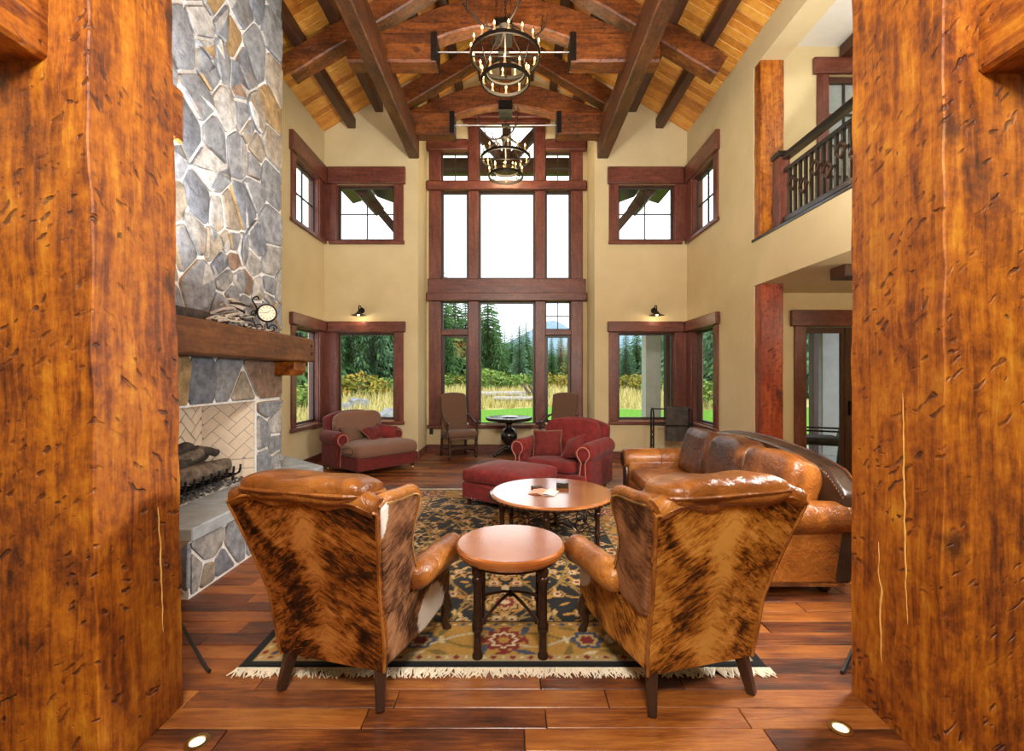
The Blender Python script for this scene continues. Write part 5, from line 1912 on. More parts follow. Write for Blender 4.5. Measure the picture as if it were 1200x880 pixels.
# leather sofa on the right
def sofa():
    t = thing('leather_sofa', 'long saddle-brown leather sofa with a dark nailhead camelback, along the hall opening', 'sofa', (1.93, 4.64, 0), R(90))
    W, D = 2.66, 1.02
    le, ld, lb = MT['leather'], MT['leather_dark'], MT['leather_back']
    yb, yf = -D / 2, D / 2
    build(MB().box((-W / 2 + .10, yb + .08, .10), (W / 2 - .10, yf - .03, .31)), 'base', le, t, bevel=.03, seg=3, smooth=60)
    for s in (-1, 1):
        ax = s * (W / 2 - .13)
        am = MB().box((ax - .095, yb + .02, .09), (ax + .095, yf - .02, .55))
        build(am, 'arm_panel', le, t, bevel=.03, seg=3, smooth=60)
        pts = [(ax + s * .03, yb + .0, .56), (ax + s * .03, -.1, .56), (ax + s * .03, yf - .06, .555), (ax + s * .03, yf, .55), (ax + s * .03, yf + .02, .55)]
        ar = build(MB().tube(pts, [.115, .125, .128, .122, .10], 20), 'arm', le, t, smooth=60)
        f = MB().lathe([(0, 0), (.09, 0), (.09, .012), (.055, .022), (.03, .016), (0, .02)], 20).xf(Matrix.Translation((ax + s * .03, yf + .018, .55)) @ Matrix.Rotation(R(-90), 4, 'X'))
        build(f, 'arm_rosette', lb, ar, smooth=50)
        fp_ = MB().prism([(ax - .07, .10), (ax + .07, .10), (ax + .075, .42), (ax + .03, .50), (ax - .03, .50), (ax - .075, .42)], yf - .025, yf + .012, lambda u, v, w: (u, w, v))
        build(fp_, 'arm_front', lb, t, bevel=.012)
        nh = MB()
        for i in range(26):
            th = R(-40 + 260 * i / 25)
            nh.puff((ax + s * .03 + .105 * math.cos(th), yf + .018, .55 + .105 * math.sin(th)), (.008, .006, .008), 1, 1, 6, 4)
        tag(build(nh, 'nailheads', MT['brass'], t), kind='stuff')
        seam = MB()
        for yy in (.08,):
            seam.tube([(ax + s * .03 + .129 * math.cos(a), yy, .557 + .129 * math.sin(a)) for a in [R(-30 + 240 * i / 16) for i in range(17)]], .006, 6)
        seam.box((ax + s * .097, yb + .05, .085), (ax + s * .104, yf - .05, .105))
        build(seam, 'seam', ld, t)
    zt = lambda s: .84 + .16 * (1 - abs(s) ** 2.2) ** 1.0 - .10 * max(0, abs(s) - .86) / .14

    def ro(u, v):
        s = 2 * u - 1
        z = .10 + (zt(s) - .10) * v
        return (s * (W / 2 - .02), yb + .0 - .09 * v, z)

    def ri(u, v):
        s = 2 * u - 1
        z = .10 + (zt(s) - .10) * v
        return (s * (W / 2 - .04), yb + .16 - .09 * v - .02 * v * v, z - .004)
    build(MB().shell(ro, ri, 44, 10), 'camelback', lb, t, bevel=.03, seg=3, smooth=60)
    nh = MB()
    for i in range(120):
        p = ri(i / 119, .985)
        nh.puff((p[0], p[1] + .005, p[2] - .008), (.009, .006, .009), 1, 1, 6, 4)
    tag(build(nh, 'back_nailheads', MT['nickel'], t), kind='stuff')
    q = [ro(i / 44, 1) for i in range(45)]
    build(MB().tube([(p[0], p[1] + .01, p[2]) for p in q], .012, 6), 'back_piping', ld, t)
    for k in range(3):
        cx = (-1 + k) * .735
        build(MB().puff((cx, .06, .375), (.372, .42, .10), .42, .2, 32, 12, wob=.012), 'seat_cushion', le if k != 1 else ld, t, smooth=70)
        build(MB().puff((cx, -.29, .69), (.378, .165, .285 + .02 * (k == 1)), .55, .4, 34, 18, M=Matrix.Rotation(R(15), 3, 'X'), wob=.022), 'back_cushion', (le, ld, ld)[k], t, smooth=70)
    for sx_ in (-1, 1):
        for sy_ in (-1, 1):
            build(MB().lathe([(.03, 0), (.05, .02), (.052, .05), (.035, .085), (.0, .1)], 14, (sx_ * (W / 2 - .16), sy_ * (D / 2 - .12), 0)), 'foot', MT['dark_leg'], t, smooth=50)
    return t


sofa()


# high-backed host chairs and pedestal table in the window recess
def host_chair(label, loc, rotz):
    t = thing('host_chair', label, 'chair', loc, rotz, 'high-backed chairs at the pedestal table')
    wv, wd = MT['tan_weave'], MT['dark_leg']
    zt = lambda s: 1.22 + .035 * (1 - s * s) - .02 * max(0, abs(s) - .8) / .2
    bo = lambda u, v: ((2 * u - 1) * .27, -.27 - .10 * v, .50 + (zt(2 * u - 1) - .50) * v)
    bi = lambda u, v: ((2 * u - 1) * .27, -.18 - .10 * v + .015 * math.sin(PI * v), .50 + (zt(2 * u - 1) - .50) * v)
    build(MB().shell(bo, bi, 12, 10), 'backrest', wv, t, bevel=.02, smooth=60)
    build(MB().puff((0, .03, .46), (.30, .28, .065), .4, .2, 28, 10), 'seat', wv, t, smooth=70)
    build(MB().box((-.28, -.24, .36), (.28, .28, .425)), 'seat_rail', wv, t, bevel=.012)
    leg = [(.022, 0), (.032, .02), (.03, .05), (.02, .07), (.030, .10), (.035, .14), (.022, .18), (.02, .2), (.034, .24), (.03, .29), (.024, .31), (.034, .33), (.034, .42), (.0, .425)]
    for sx_ in (-1, 1):
        build(MB().lathe(leg, 12, (sx_ * .27, .25, 0)), 'leg', wd, t, smooth=50)
        build(MB().bar((sx_ * .25, -.24, .52), (sx_ * .26, -.29, 0), .05, .05, .04, .04), 'leg', wd, t, bevel=.006)
        arm = smooth_path([(sx_ * .27, -.28, .80), (sx_ * .29, -.15, .79), (sx_ * .30, .02, .71), (sx_ * .31, .16, .665), (sx_ * .32, .27, .69), (sx_ * .325, .31, .66)], 6)
        build(MB().tube(arm, [.020 + .008 * i / (len(arm) - 1) for i in range(len(arm))], 10), 'arm', wd, t, smooth=60)
        build(MB().lathe([(.028, .42), (.022, .45), (.03, .50), (.018, .53), (.030, .58), (.02, .64), (.026, .675), (.0, .68)], 12, (sx_ * .305, .21, 0)), 'arm_post', wd, t, smooth=50)
    s = MB().bar((-.27, .25, .20), (.27, .25, .20), .03, .05).bar((-.255, -.27, .14), (.255, -.27, .14), .03, .04)
    s.tube(smooth_path([(-.265, .25, .13), (-.14, .10, .15), (0, .0, .135), (.14, .10, .15), (.265, .25, .13)], 6), .018, 8).tube([(0, 0, .135), (-.24, -.27, .13)], .016, 8).tube([(0, 0, .135), (.24, -.27, .13)], .016, 8)
    build(s, 'stretcher', wd, t, smooth=50)
    return t


host_chair('high-backed woven chair with carved dark arms, left of the black pedestal table', (-1.06, 9.20, 0), R(-153))
host_chair('high-backed woven chair with carved dark arms, behind the red armchair', (.93, 9.20, 0), R(150))
pt = thing('pedestal_table', 'black round pedestal table with a ball-shaped column under the tall window', 'table', (-.06, 9.27, 0))
build(MB().lathe([(.0, .70), (.40, .70), (.43, .705), (.455, .72), (.465, .745), (.46, .765), (.44, .775), (.43, .775), (.425, .77), (.0, .77)], 48), 'table_top', MT['black_wood'], pt, smooth=45)
build(MB().lathe([(.0, .10), (.09, .10), (.10, .14), (.06, .17), (.055, .22), (.09, .25), (.16, .33), (.17, .40), (.15, .47), (.10, .53), (.055, .56), (.05, .62), (.08, .64), (.10, .70), (.0, .70)], 32), 'column', MT['black_wood'], pt, smooth=50)
for a in range(4):
    th = R(35 + 90 * a)
    pth = smooth_path([(.05 * math.cos(th), .05 * math.sin(th), .15), (.16 * math.cos(th), .16 * math.sin(th), .13), (.28 * math.cos(th), .28 * math.sin(th), .06), (.36 * math.cos(th), .36 * math.sin(th), .035)], 4)
    build(MB().tube(pth, [.05 - .015 * i / (len(pth) - 1) for i in range(len(pth))], 10), 'foot', MT['black_wood'], pt, smooth=60)
o = tag(build(MB().lathe([(.0, 0), (.10, 0), (.16, .012), (.165, .016), (.11, .01), (.0, .006)], 32), 'glass_tray', MT['nickel'], loc=(-.04, 9.25, .776), smooth=50),
        'shallow silver dish on the black pedestal table', 'dish')

# iron rack with a folded hide throw, right corner
rk = thing('iron_rack', 'black scrolled iron blanket rack in front of the right corner window', 'rack', (2.86, 8.35, 0), R(-8))
m = MB()
for s in (-1, 1):
    for yy in (-.14, .14):
        m.tube([(s * .33, yy, .0), (s * .33, yy, .88)], .014, 8)
    m.tube([(s * .33, .14 * math.cos(a), .88 + .14 * math.sin(a)) for a in [PI * i / 12 for i in range(13)]], .014, 8)
    for zz in (.18, .42, .66):
        m.tube([(s * .33, .10 * math.cos(a), zz + .09 * math.sin(a)) for a in [2 * PI * i / 16 for i in range(16)]], .010, 6, closed=True)
    m.tube([(s * .33, -.14, .06), (s * .33, .14, .06)], .010, 6)
build(m, 'end_frame', MT['iron'], rk)
build(MB().tube([(-.33, 0, 1.0), (.33, 0, 1.0)], .012, 8).tube([(-.33, -.13, .72), (.33, -.13, .72)], .010, 8).tube([(-.33, .13, .72), (.33, .13, .72)], .010, 8).tube([(-.33, 0, .06), (.33, 0, .06)], .010, 8),
      'cross_bar', MT['iron'], rk)
Mk = Matrix.Translation((2.86, 8.35, 0)) @ Matrix.Rotation(R(-8), 4, 'Z')


def thr(o):
    def f(u, v):
        x = -.10 + .38 * u
        s = (v - .5) * 1.3
        ang = max(-PI / 2, min(PI / 2, s / .05))
        if abs(s) < .05 * PI / 2:
            y, z = .03 * math.sin(s / .05), 1.0 + .03 * math.cos(s / .05)
        else:
            y, z = math.copysign(.035, s), 1.0 - (abs(s) - .078)
        y += .012 * math.sin(u * 11 + v * 4) * min(1, abs(s) * 3) + math.copysign(o, s if s else 1) * min(1, abs(s) / .08)
        return Mk @ Vector((x, y, z + (o if abs(s) < .08 else 0)))
    return f


o = tag(build(MB().shell(thr(.014), thr(.002), 14, 40), 'hide_throw', MT['throw'], smooth=70), 'dark mottled hide throw hanging over the black iron rack', 'blanket')


# ================================================================== CHANDELIERS AND LAMPS
def chandelier(label, x, y, zr):
    t = thing('ring_chandelier', label, 'chandelier', (x, y, zr))
    ir = MT['iron']

    def ring(r, z, h, name):
        m = MB()
        m.lathe([(r - .012, z - h / 2), (r + .012, z - h / 2), (r + .012, z + h / 2), (r - .012, z + h / 2)], 56)
        n = 56
        m.f = m.f[:3 * n]
        m.f += [(3 * n + k, 3 * n + (k + 1) % n, (k + 1) % n, k) for k in range(n)]
        return build(m, name, ir, t, smooth=40)
    ring(.47, 0, .05, 'upper_ring')
    ring(.33, -.34, .045, 'lower_ring')
    ring(.27, -.22, .03, 'inner_ring')
    for (r, z, n, ph) in ((.47, 0, 16, .1), (.33, -.34, 10, .3)):
        for k in range(n):
            a = 2 * PI * k / n + ph
            c_ = (r * math.cos(a), r * math.sin(a), z)
            ca = build(MB().lathe([(.022, .02), (.026, .03), (.014, .032), (.014, .095), (.0, .096)], 10, c_), 'candle', MT['candle'], t, smooth=40)
            build(MB().lathe([(.004, .094), (.013, .11), (.014, .125), (.008, .145), (.0, .16)], 8, c_), 'flame_bulb', MT['flame'], ca, smooth=60)
    m = MB()
    for k in range(4):
        a = PI / 4 + PI / 2 * k
        d = Vector((math.cos(a), math.sin(a), 0))
        m.tube([d * .47 + Vector((0, 0, .02)), d * .10 + Vector((0, 0, .40))], .007, 6)
        m.tube([d * .47, d * .40 + Vector((0, 0, -.16)), d * .33 + Vector((0, 0, -.33))], .007, 6)
        m.tube([d * .33 + Vector((0, 0, -.33)), d * .27 + Vector((0, 0, -.22))], .006, 6)
    m.tube([(-.47, 0, .0), (.47, 0, 0)], .009, 6).tube([(0, -.47, 0), (0, .47, 0)], .009, 6)
    build(m, 'hanger_rods', ir, t)
    build(MB().lathe([(.0, .38), (.03, .36), (.10, .39), (.10, .43), (.03, .46), (.0, .47)], 16), 'crown_hub', ir, t)
    ch = MB()
    for k in range(12):
        zz = .47 + k * .05
        ch.tube([((.014 * math.cos(a) if k % 2 else 0), (0 if k % 2 else .014 * math.cos(a)), zz + .032 * math.sin(a)) for a in [2 * PI * i / 10 for i in range(10)]], .0045, 5, closed=True)
    build(ch, 'chain', ir, t)
    for k in range(4):
        a = .3 + PI / 2 * k
        d = Vector((math.cos(a), math.sin(a), 0))
        n_ = Vector((-math.sin(a), math.cos(a), 0))
        main = smooth_path([d * .08 + Vector((0, 0, .40)), d * .25 + Vector((0, 0, .34)), d * .44 + n_ * .04 + Vector((0, 0, .40)), d * .58 + n_ * .02 + Vector((0, 0, .55)), d * .60 - n_ * .04 + Vector((0, 0, .70))], 5)
        am = MB().tube(main, [.020 - .014 * i / (len(main) - 1) for i in range(len(main))], 7)
        for (i, dd_, up_) in ((5, .08, .16), (9, .10, .20), (13, .05, .20), (16, -.06, .16)):
            p = main[i]
            am.tube(smooth_path([p, p + d * dd_ * .5 + n_ * .05 + Vector((0, 0, up_ * .5)), p + d * dd_ * .4 + n_ * .06 + Vector((0, 0, up_))], 3), [.012, .011, .010, .008, .006, .005, .003], 6)
        build(am, 'antler', MT['antler'], t, smooth=60)
    lamp('chandelier_glow', 'POINT', (x, y, zr - .05), 65, (1.0, .74, .44), .30)
    return t


chandelier('two-tier iron ring chandelier with candle bulbs and antlers, the nearer and larger-looking of the two', AX + .03, 6.38, 5.98)
chandelier('two-tier iron ring chandelier with candle bulbs and antlers, the farther one before the tall window', AX, 9.02, 5.80)


def sconce(label, x):
    t = thing('barn_sconce', label, 'lamp', (x, YF, 2.78))
    ir = MT['iron']
    build(MB().lathe([(.0, -.02), (.055, -.02), (.055, 0), (.0, 0)], 20).xf(Matrix.Translation((0, 0, .06)) @ Matrix.Rotation(R(90), 4, 'X') @ Matrix.Translation((0, 0, .021))), 'back_plate', ir, t)
    build(MB().tube(smooth_path([(0, -.02, .06), (0, -.08, .13), (0, -.17, .13), (0, -.20, .06), (0, -.20, .01)], 6), .010, 8), 'gooseneck', ir, t)
    build(MB().lathe([(.03, .02), (.035, .0), (.07, -.03), (.145, -.055), (.14, -.058), (.06, -.035), (.028, -.01)], 28, (0, -.20, 0)), 'shade', ir, t)
    build(MB().puff((0, -.20, -.035), (.028, .028, .03), 1, 1, 12, 8), 'bulb', MT['bulb'], t)
    lamp('sconce_glow', 'POINT', (x, YF - .20, 2.68), 2.5, (1.0, .78, .5), .04)
    return t


sconce('black gooseneck barn lamp above the left corner window', -2.87)
sconce('black gooseneck barn lamp above the right corner window', 2.71)

for (x, y, lab) in ((-1.374, 2.03, 'brass-ringed round floor light by the foot of the left post'), (1.49, 2.11, 'brass-ringed round floor light by the foot of the right post')):
    t = thing('floor_light', lab, 'floor light', (x, y, 0))
    build(MB().lathe([(.036, -.004), (.05, .002), (.05, .004), (.034, .005), (.030, -.006)], 28), 'brass_ring', MT['brass'], t)
    build(MB().lathe([(.0, -.004), (.032, -.004), (.030, .002), (.0, .0035)], 24), 'lens', MT['floorlight'], t)

for (x, y, tip, lab) in ((-2.06, 2.74, (-1.625, 2.50), 'black tripod lamp stand hidden behind the left post, one leg showing'),
                         (2.12, 2.70, (1.765, 2.49), 'black tripod lamp stand hidden behind the right post, one foot showing')):
    t = thing('lamp_stand', lab, 'stand', (x, y, 0))
    build(MB().tube([(0, 0, .10), (0, 0, 2.1)], .014, 8), 'pole', MT['black'], t)
    d = Vector((tip[0] - x, tip[1] - y, 0))
    for k in range(3):
        q = Matrix.Rotation(R(120 * k), 3, 'Z') @ d
        if k:
            q *= .38
        build(MB().tube([(0, 0, .32), q * .95 + Vector((0, 0, .014)), q + Vector((0, 0, .011))], .010, 6), 'leg', MT['black'], t)
    build(MB().lathe([(.0, 2.1), (.06, 2.1), (.06, 2.24), (.0, 2.24)], 16), 'lamp_head', MT['black'], t)

t = thing('wall_outlet', 'black outlet plate low on the recess wall beside the left host chair', 'outlet', (-1.70, YG - .006, .42))
build(MB().box((-.04, -.002, -.06), (.04, .005, .06)), 'plate', MT['black'], t, bevel=.002)


# ================================================================== OUTSIDE
# porch beyond the right wall
struct(MB().box((XR + .34, 7.16, -.12), (8.6, 10.7, -.02)), 'porch_floor', MT['paving'], 'grey paved porch floor outside the right corner', smooth=0)
struct(MB().box((XR + .36, 7.2, 3.0), (8.6, 10.8, 3.12)).box((2.55, 9.85, 3.0), (XR + .36, 10.8, 3.12)), 'ceiling_porch', MT['dark_x'], 'dark boarded porch ceiling outside the right corner', smooth=0)
for (a, b, lab, mm) in (((2.98, 10.35, -.1), (3.32, 10.7, 2.98), 'grey stucco porch pier outside the right corner window', 'stucco'),
                        ((3.42, 10.3, -.1), (3.62, 10.5, 2.98), 'dark timber porch post beside the grey pier', 'dark_z'),
                        ((6.12, 9.45, -.1), (6.24, 9.6, 2.98), 'dark timber porch post seen through the hall door', 'dark_z')):
    tag(build(MB().box(a, b), 'porch_post', MT[mm], bevel=.01), lab, 'post')
tag(build(MB().box((6.34, 9.5, -.1), (8.5, 9.7, 2.98)), 'porch_screen', MT['stucco'], bevel=.01), 'grey stucco screen wall on the porch seen through the hall door', 'wall')
tag(build(MB().box((2.6, 10.36, 2.72), (8.6, 10.56, 2.98)), 'porch_header', MT['stucco'], bevel=.01), 'grey header beam along the porch edge', 'beam')


def porch_chair(label, loc, rotz):
    t = thing('porch_chair', label, 'chair', loc, rotz)
    b = MT['black_wood']
    build(MB().box((-.30, -.28, .40), (.30, .32, .45)), 'seat', b, t, bevel=.01)
    build(MB().puff((0, .02, .49), (.27, .27, .05), .4, .2, 20, 8), 'seat_cushion', MT['throw'], t)
    for k in range(6):
        x = -.25 + .10 * k
        build(MB().bar((x, -.27, .45), (x, -.40, .98), .085, .018, up=(0, 1, 0)), 'back_slat', b, t)
    build(MB().bar((-.31, -.405, 1.0), (.31, -.405, 1.0), .03, .08), 'back_rail', b, t, bevel=.008)
    for s in (-1, 1):
        build(MB().bar((s * .30, .29, 0), (s * .30, .29, .64), .05, .05), 'leg', b, t)
        build(MB().bar((s * .30, -.30, 0), (s * .30, -.40, 1.0), .05, .05), 'leg', b, t)
        build(MB().box((s * .30 - .04, -.34, .64), (s * .30 + .04, .34, .67)), 'arm', b, t, bevel=.006)
    return t


porch_chair('black slatted porch armchair seen through the hall door', (5.55, 8.35, -.02), R(65))
porch_chair('black slatted porch armchair outside the right side window', (4.25, 8.75, -.02), R(40))
for (x, y, lab) in ((4.35, 9.2, 'amber porch lantern seen through the right side window'), (5.75, 9.0, 'amber porch lantern seen through the hall door')):
    t = thing('porch_lantern', lab, 'lamp', (x, y, 2.62))
    build(MB().tube([(0, 0, .15), (0, 0, .378)], .01, 6).lathe([(.0, .11), (.13, .11), (.05, .16), (.0, .17)], 16), 'cap', MT['iron'], t)
    build(MB().lathe([(.0, 0), (.06, .0), (.10, .06), (.11, .11), (.0, .11)], 16), 'amber_glass', MT['amber'], t, smooth=50)

# outside gable truss and eave brackets
gt = thing('gable_truss', 'weathered timber gable truss outside the top of the tall window', 'truss', (AX, 10.62, 0))
build(MB().timber([(-2.4, 0, 6.36), (2.4, 0, 6.36)], .22, .34, n=12, amp=.004, ch=.015, m=1), 'tie_beam', MT['dark_x'], gt, smooth=45)
build(MB().timber([(0, 0, 6.532), (0, 0, 8.335)], .20, .22, n=6, amp=.004, ch=.015, m=1), 'king_post', MT['dark_z'], gt, smooth=45)
for s in (-1, 1):
    build(MB().timber([(s * .14, 0, 6.58), (s * 1.05, 0, 7.55)], .18, .20, n=6, amp=.004, ch=.015, m=1), 'strut', MT['dark_x'], gt, smooth=45)
for s, xw, lab in ((-1, -2.95, 'timber eave bracket outside the upper left corner window'), (1, 2.68, 'timber eave bracket outside the upper right corner window')):
    t = thing('eave_bracket', lab, 'bracket', (xw, 9.1, 0))
    build(MB().bar((0, .01, 5.24), (0, 1.05, 5.24), .24, .24).xf(Matrix.Translation((0, 0, 5.24)) @ Matrix.Rotation(R(45), 4, 'Y') @ Matrix.Translation((0, 0, -5.24))), 'outlooker', MT['dark_y'], t)
    build(MB().bar((-s * .05, .62, 5.20), (-s * .90, .62, 4.2), .16, .16, up=(0, 1, 0)), 'diagonal_strut', MT['dark_x'], t)
    b_ = MB().prism([(s * .5, 5.33), (s * .02, 5.48), (s * .02, 5.54), (s * .5, 5.39)], .03, 1.0, lambda u, v, w: (u, w, v))
    b_.prism([(-s * .9, 5.16), (-s * .02, 5.48), (-s * .02, 5.54), (-s * .9, 5.22)], .03, 1.0, lambda u, v, w: (u, w, v))
    build(b_, 'soffit_board', MT['dark_x'], t)

# terrain: lawn near the house, meadow rising to the trees, foothill and mountain far off
def ground_z(x, y):
    d = max(0.0, y - 24)
    return -.42 + .022 * d + .10 * noise.noise(Vector((x * .08, y * .08, 0))) * min(1, d / 10 + .1)


def lawn_edge(x):
    return 27 - max(0, -x - 3) * 1.9 + 1.2 * math.sin(x * .5)


gm = MB().grid(lambda u, v: (-120 + 240 * u, 8 + 142 * v ** 1.5, ground_z(-120 + 240 * u, 8 + 142 * v ** 1.5)), 60, 60)
struct(gm, 'ground_meadow', MT['meadow'], 'dry golden meadow beyond the windows', fix=False, smooth=80)
gm = MB().grid(lambda u, v: ((x := -8 + 40 * u), (y := 9.9 + (max(10.2, lawn_edge(x)) - 9.9) * v), ground_z(x, y) + .03), 40, 24)
struct(gm, 'ground_lawn', MT['lawn'], 'bright green mown lawn close to the house', fix=False, smooth=80)

rg = random.Random(17)
gb = MB()
for k in range(42000):
    y = 11 + 60 * rg.random() ** 1.4
    x = rg.uniform(-.62, .62) * y * 1.0
    if x > -8 and y < lawn_edge(x) + .3:
        continue
    if y < 9 + abs(x) * .0:
        continue
    h_ = rg.uniform(.25, .75) * (1.15 if y > 30 else .9)
    wd = .010 + .0016 * y
    a = rg.uniform(0, PI)
    z = ground_z(x, y) - .02
    lx, ly = rg.gauss(0, .22) * h_, rg.gauss(0, .22) * h_
    gb.add([(x - wd * math.cos(a), y - wd * math.sin(a), z), (x + wd * math.cos(a), y + wd * math.sin(a), z), (x + lx, y + ly, z + h_)], [(0, 1, 2)])
tag(build(gb, 'meadow_grass', MT['grass'], smooth=0, fix=False), 'tall dry golden grass covering the meadow', 'grass', kind='stuff')


def conifer_mesh(seed, h, base_r, whorls, mat):
    r = random.Random(seed)
    m = MB()
    for w_ in range(whorls):
        f = w_ / (whorls - 1)
        z = h * (.06 + .93 * f)
        ln0 = base_r * (1 - f) ** .85 + .12
        n = 9 if f < .6 else 6
        a0 = r.uniform(0, 6.28)
        for k in range(n):
            a = a0 + 2 * PI * k / n + r.uniform(-.25, .25)
            ln = ln0 * r.uniform(.65, 1.12)
            d = Vector((math.cos(a), math.sin(a), 0))
            s = Vector((-d.y, d.x, 0))
            droop = ln * r.uniform(.18, .42)
            seg = 5
            for q in range(seg):
                t0 = q / seg
                p = d * (ln * t0) + Vector((0, 0, z - droop * t0 ** 1.3 + r.uniform(-.06, .06)))
                wdt = ln * .30 * (1 - t0 * .75)
                for sg in (-1, 1):
                    tip = p + d * ln * .30 + s * sg * wdt + Vector((0, 0, -.18 * ln * r.uniform(.5, 1.4)))
                    m.add([p, p + d * ln * .17 + Vector((0, 0, .02)), tip], [(0, 1, 2)])
                    tip2 = p + d * ln * .10 + s * sg * wdt * .55 + Vector((0, 0, -.30 * ln * r.uniform(.4, 1.0)))
                    m.add([p - d * .02, p + d * ln * .14, tip2], [(0, 1, 2)])
    return m


def conifer(label, seed, h, br, wh, mat, loc, group):
    t = thing('conifer_tree', label, 'tree', loc, 0, group)
    build(conifer_mesh(seed, h, br, wh, mat), 'foliage', MT[mat], t, smooth=0, fix=False)
    build(MB().tube([(0, 0, -.3), (0, 0, h * .5), (0, 0, h * .97)], [h * .016, h * .010, .02], 8), 'trunk', MT['trunk'], t)
    return t


GT = 'conifers along the meadow edge'
protos = [conifer('dense dark conifer at the meadow edge', s, 15, br, wh, mm, (0, 0, 0), GT) for (s, br, wh, mm) in ((1, 3.6, 38, 'conifer'), (2, 2.9, 36, 'conifer'), (3, 3.2, 38, 'conifer_blue'), (4, 2.4, 36, 'conifer_blue'))]
spots = []
rt = random.Random(23)
# left mass of tall trees, thinning to a gap right of centre, lower trees beyond
for (ratio, d, h_, pr_) in [(-.40, 46, 13, 0), (-.375, 52, 14, 2), (-.35, 47, 12.5, 1), (-.325, 53, 14, 0), (-.30, 48, 13.5, 2), (-.27, 55, 14.5, 1), (-.245, 50, 14, 0),
                            (-.17, 62, 14, 2), (-.148, 60, 15.5, 1), (-.125, 64, 15, 0), (-.10, 66, 13.5, 2), (-.076, 66, 13.6, 1), (-.052, 64, 14.5, 0), (-.034, 72, 10.5, 2), (-.016, 76, 9.0, 1),
                            (.0, 74, 8.5, 0), (.016, 60, 9.6, 3), (.030, 64, 9.2, 1), (.048, 74, 8, 2), (.066, 76, 8, 0), (.085, 72, 7.5, 1), (.105, 74, 8, 2), (.125, 70, 7.5, 0), (.15, 72, 8, 1),
                            (.20, 68, 8, 0), (.222, 70, 8.5, 1), (.245, 66, 7.8, 2), (.268, 68, 9, 0), (.29, 64, 8.5, 3), (.315, 62, 10, 0), (.34, 58, 12, 1), (.365, 54, 13, 2), (.39, 50, 14, 0),
                            (.42, 48, 15, 1), (.46, 44, 15, 2), (.50, 42, 15, 0), (.55, 40, 15, 1), (.60, 38, 15, 2),
                            (-.43, 44, 16, 1), (-.46, 40, 15, 0), (-.49, 38, 15, 2), (-.52, 36, 15, 1), (-.55, 34, 14, 0), (-.58, 33, 14, 2)]:
    spots.append((ratio * d, d, h_, pr_))
NTH = 'first second third fourth fifth sixth seventh eighth ninth tenth eleventh twelfth thirteenth fourteenth fifteenth sixteenth seventeenth eighteenth nineteenth twentieth'.split()
spots.sort(key=lambda q: q[0] / q[1])
count = {}
for i, (x, y, h_, p_) in enumerate(spots):
    q = x / y
    place = ('left side window' if q < -.41 else 'left corner window' if q < -.2 else 'tall central window' if q < .2 else 'right corner window' if q < .38 else 'right side window')
    n_ = count[place] = count.get(place, 0) + 1
    size = 'tall' if h_ > 11 else 'low'
    tone = ('dark green', 'dark green', 'bluish green', 'bluish green')[p_]
    lab = f'{size} {tone} conifer, {NTH[n_ - 1]} from the left of those beyond the {place}'
    gname = f'conifers beyond the {place}'
    k = h_ / 15
    used = [q for q in protos if q.get('used')]
    src = protos[p_]
    if not src.get('used'):
        o = src
        o['used'] = True
        o.location = (x, y, ground_z(x, y))
        o.scale = (k, k, k)
    else:
        o = dup(src, (x, y, ground_z(x, y)), rt.uniform(0, 6.28), scale=(k * rt.uniform(.9, 1.15), k * rt.uniform(.9, 1.15), k))
    o['label'] = lab
    o['group'] = gname
for o in C.objects:
    if 'used' in o:
        del o['used']


def shrub_mesh(seed, n=420):
    r = random.Random(seed)
    m = MB()
    for _ in range(n):
        a, b = r.uniform(0, 6.28), math.acos(r.uniform(-.3, 1))
        q = .7 + .35 * r.random()
        p = Vector((math.sin(b) * math.cos(a) * q, math.sin(b) * math.sin(a) * q, (math.cos(b) * q * .85 + .3)))
        d = Vector((r.gauss(0, 1), r.gauss(0, 1), r.gauss(0, .7))).normalized() * .13
        e = Vector((r.gauss(0, 1), r.gauss(0, 1), r.gauss(0, .7))).normalized() * .08
        m.add([p - d, p + e, p + d, p - e], [(0, 1, 2, 3)])
    return m


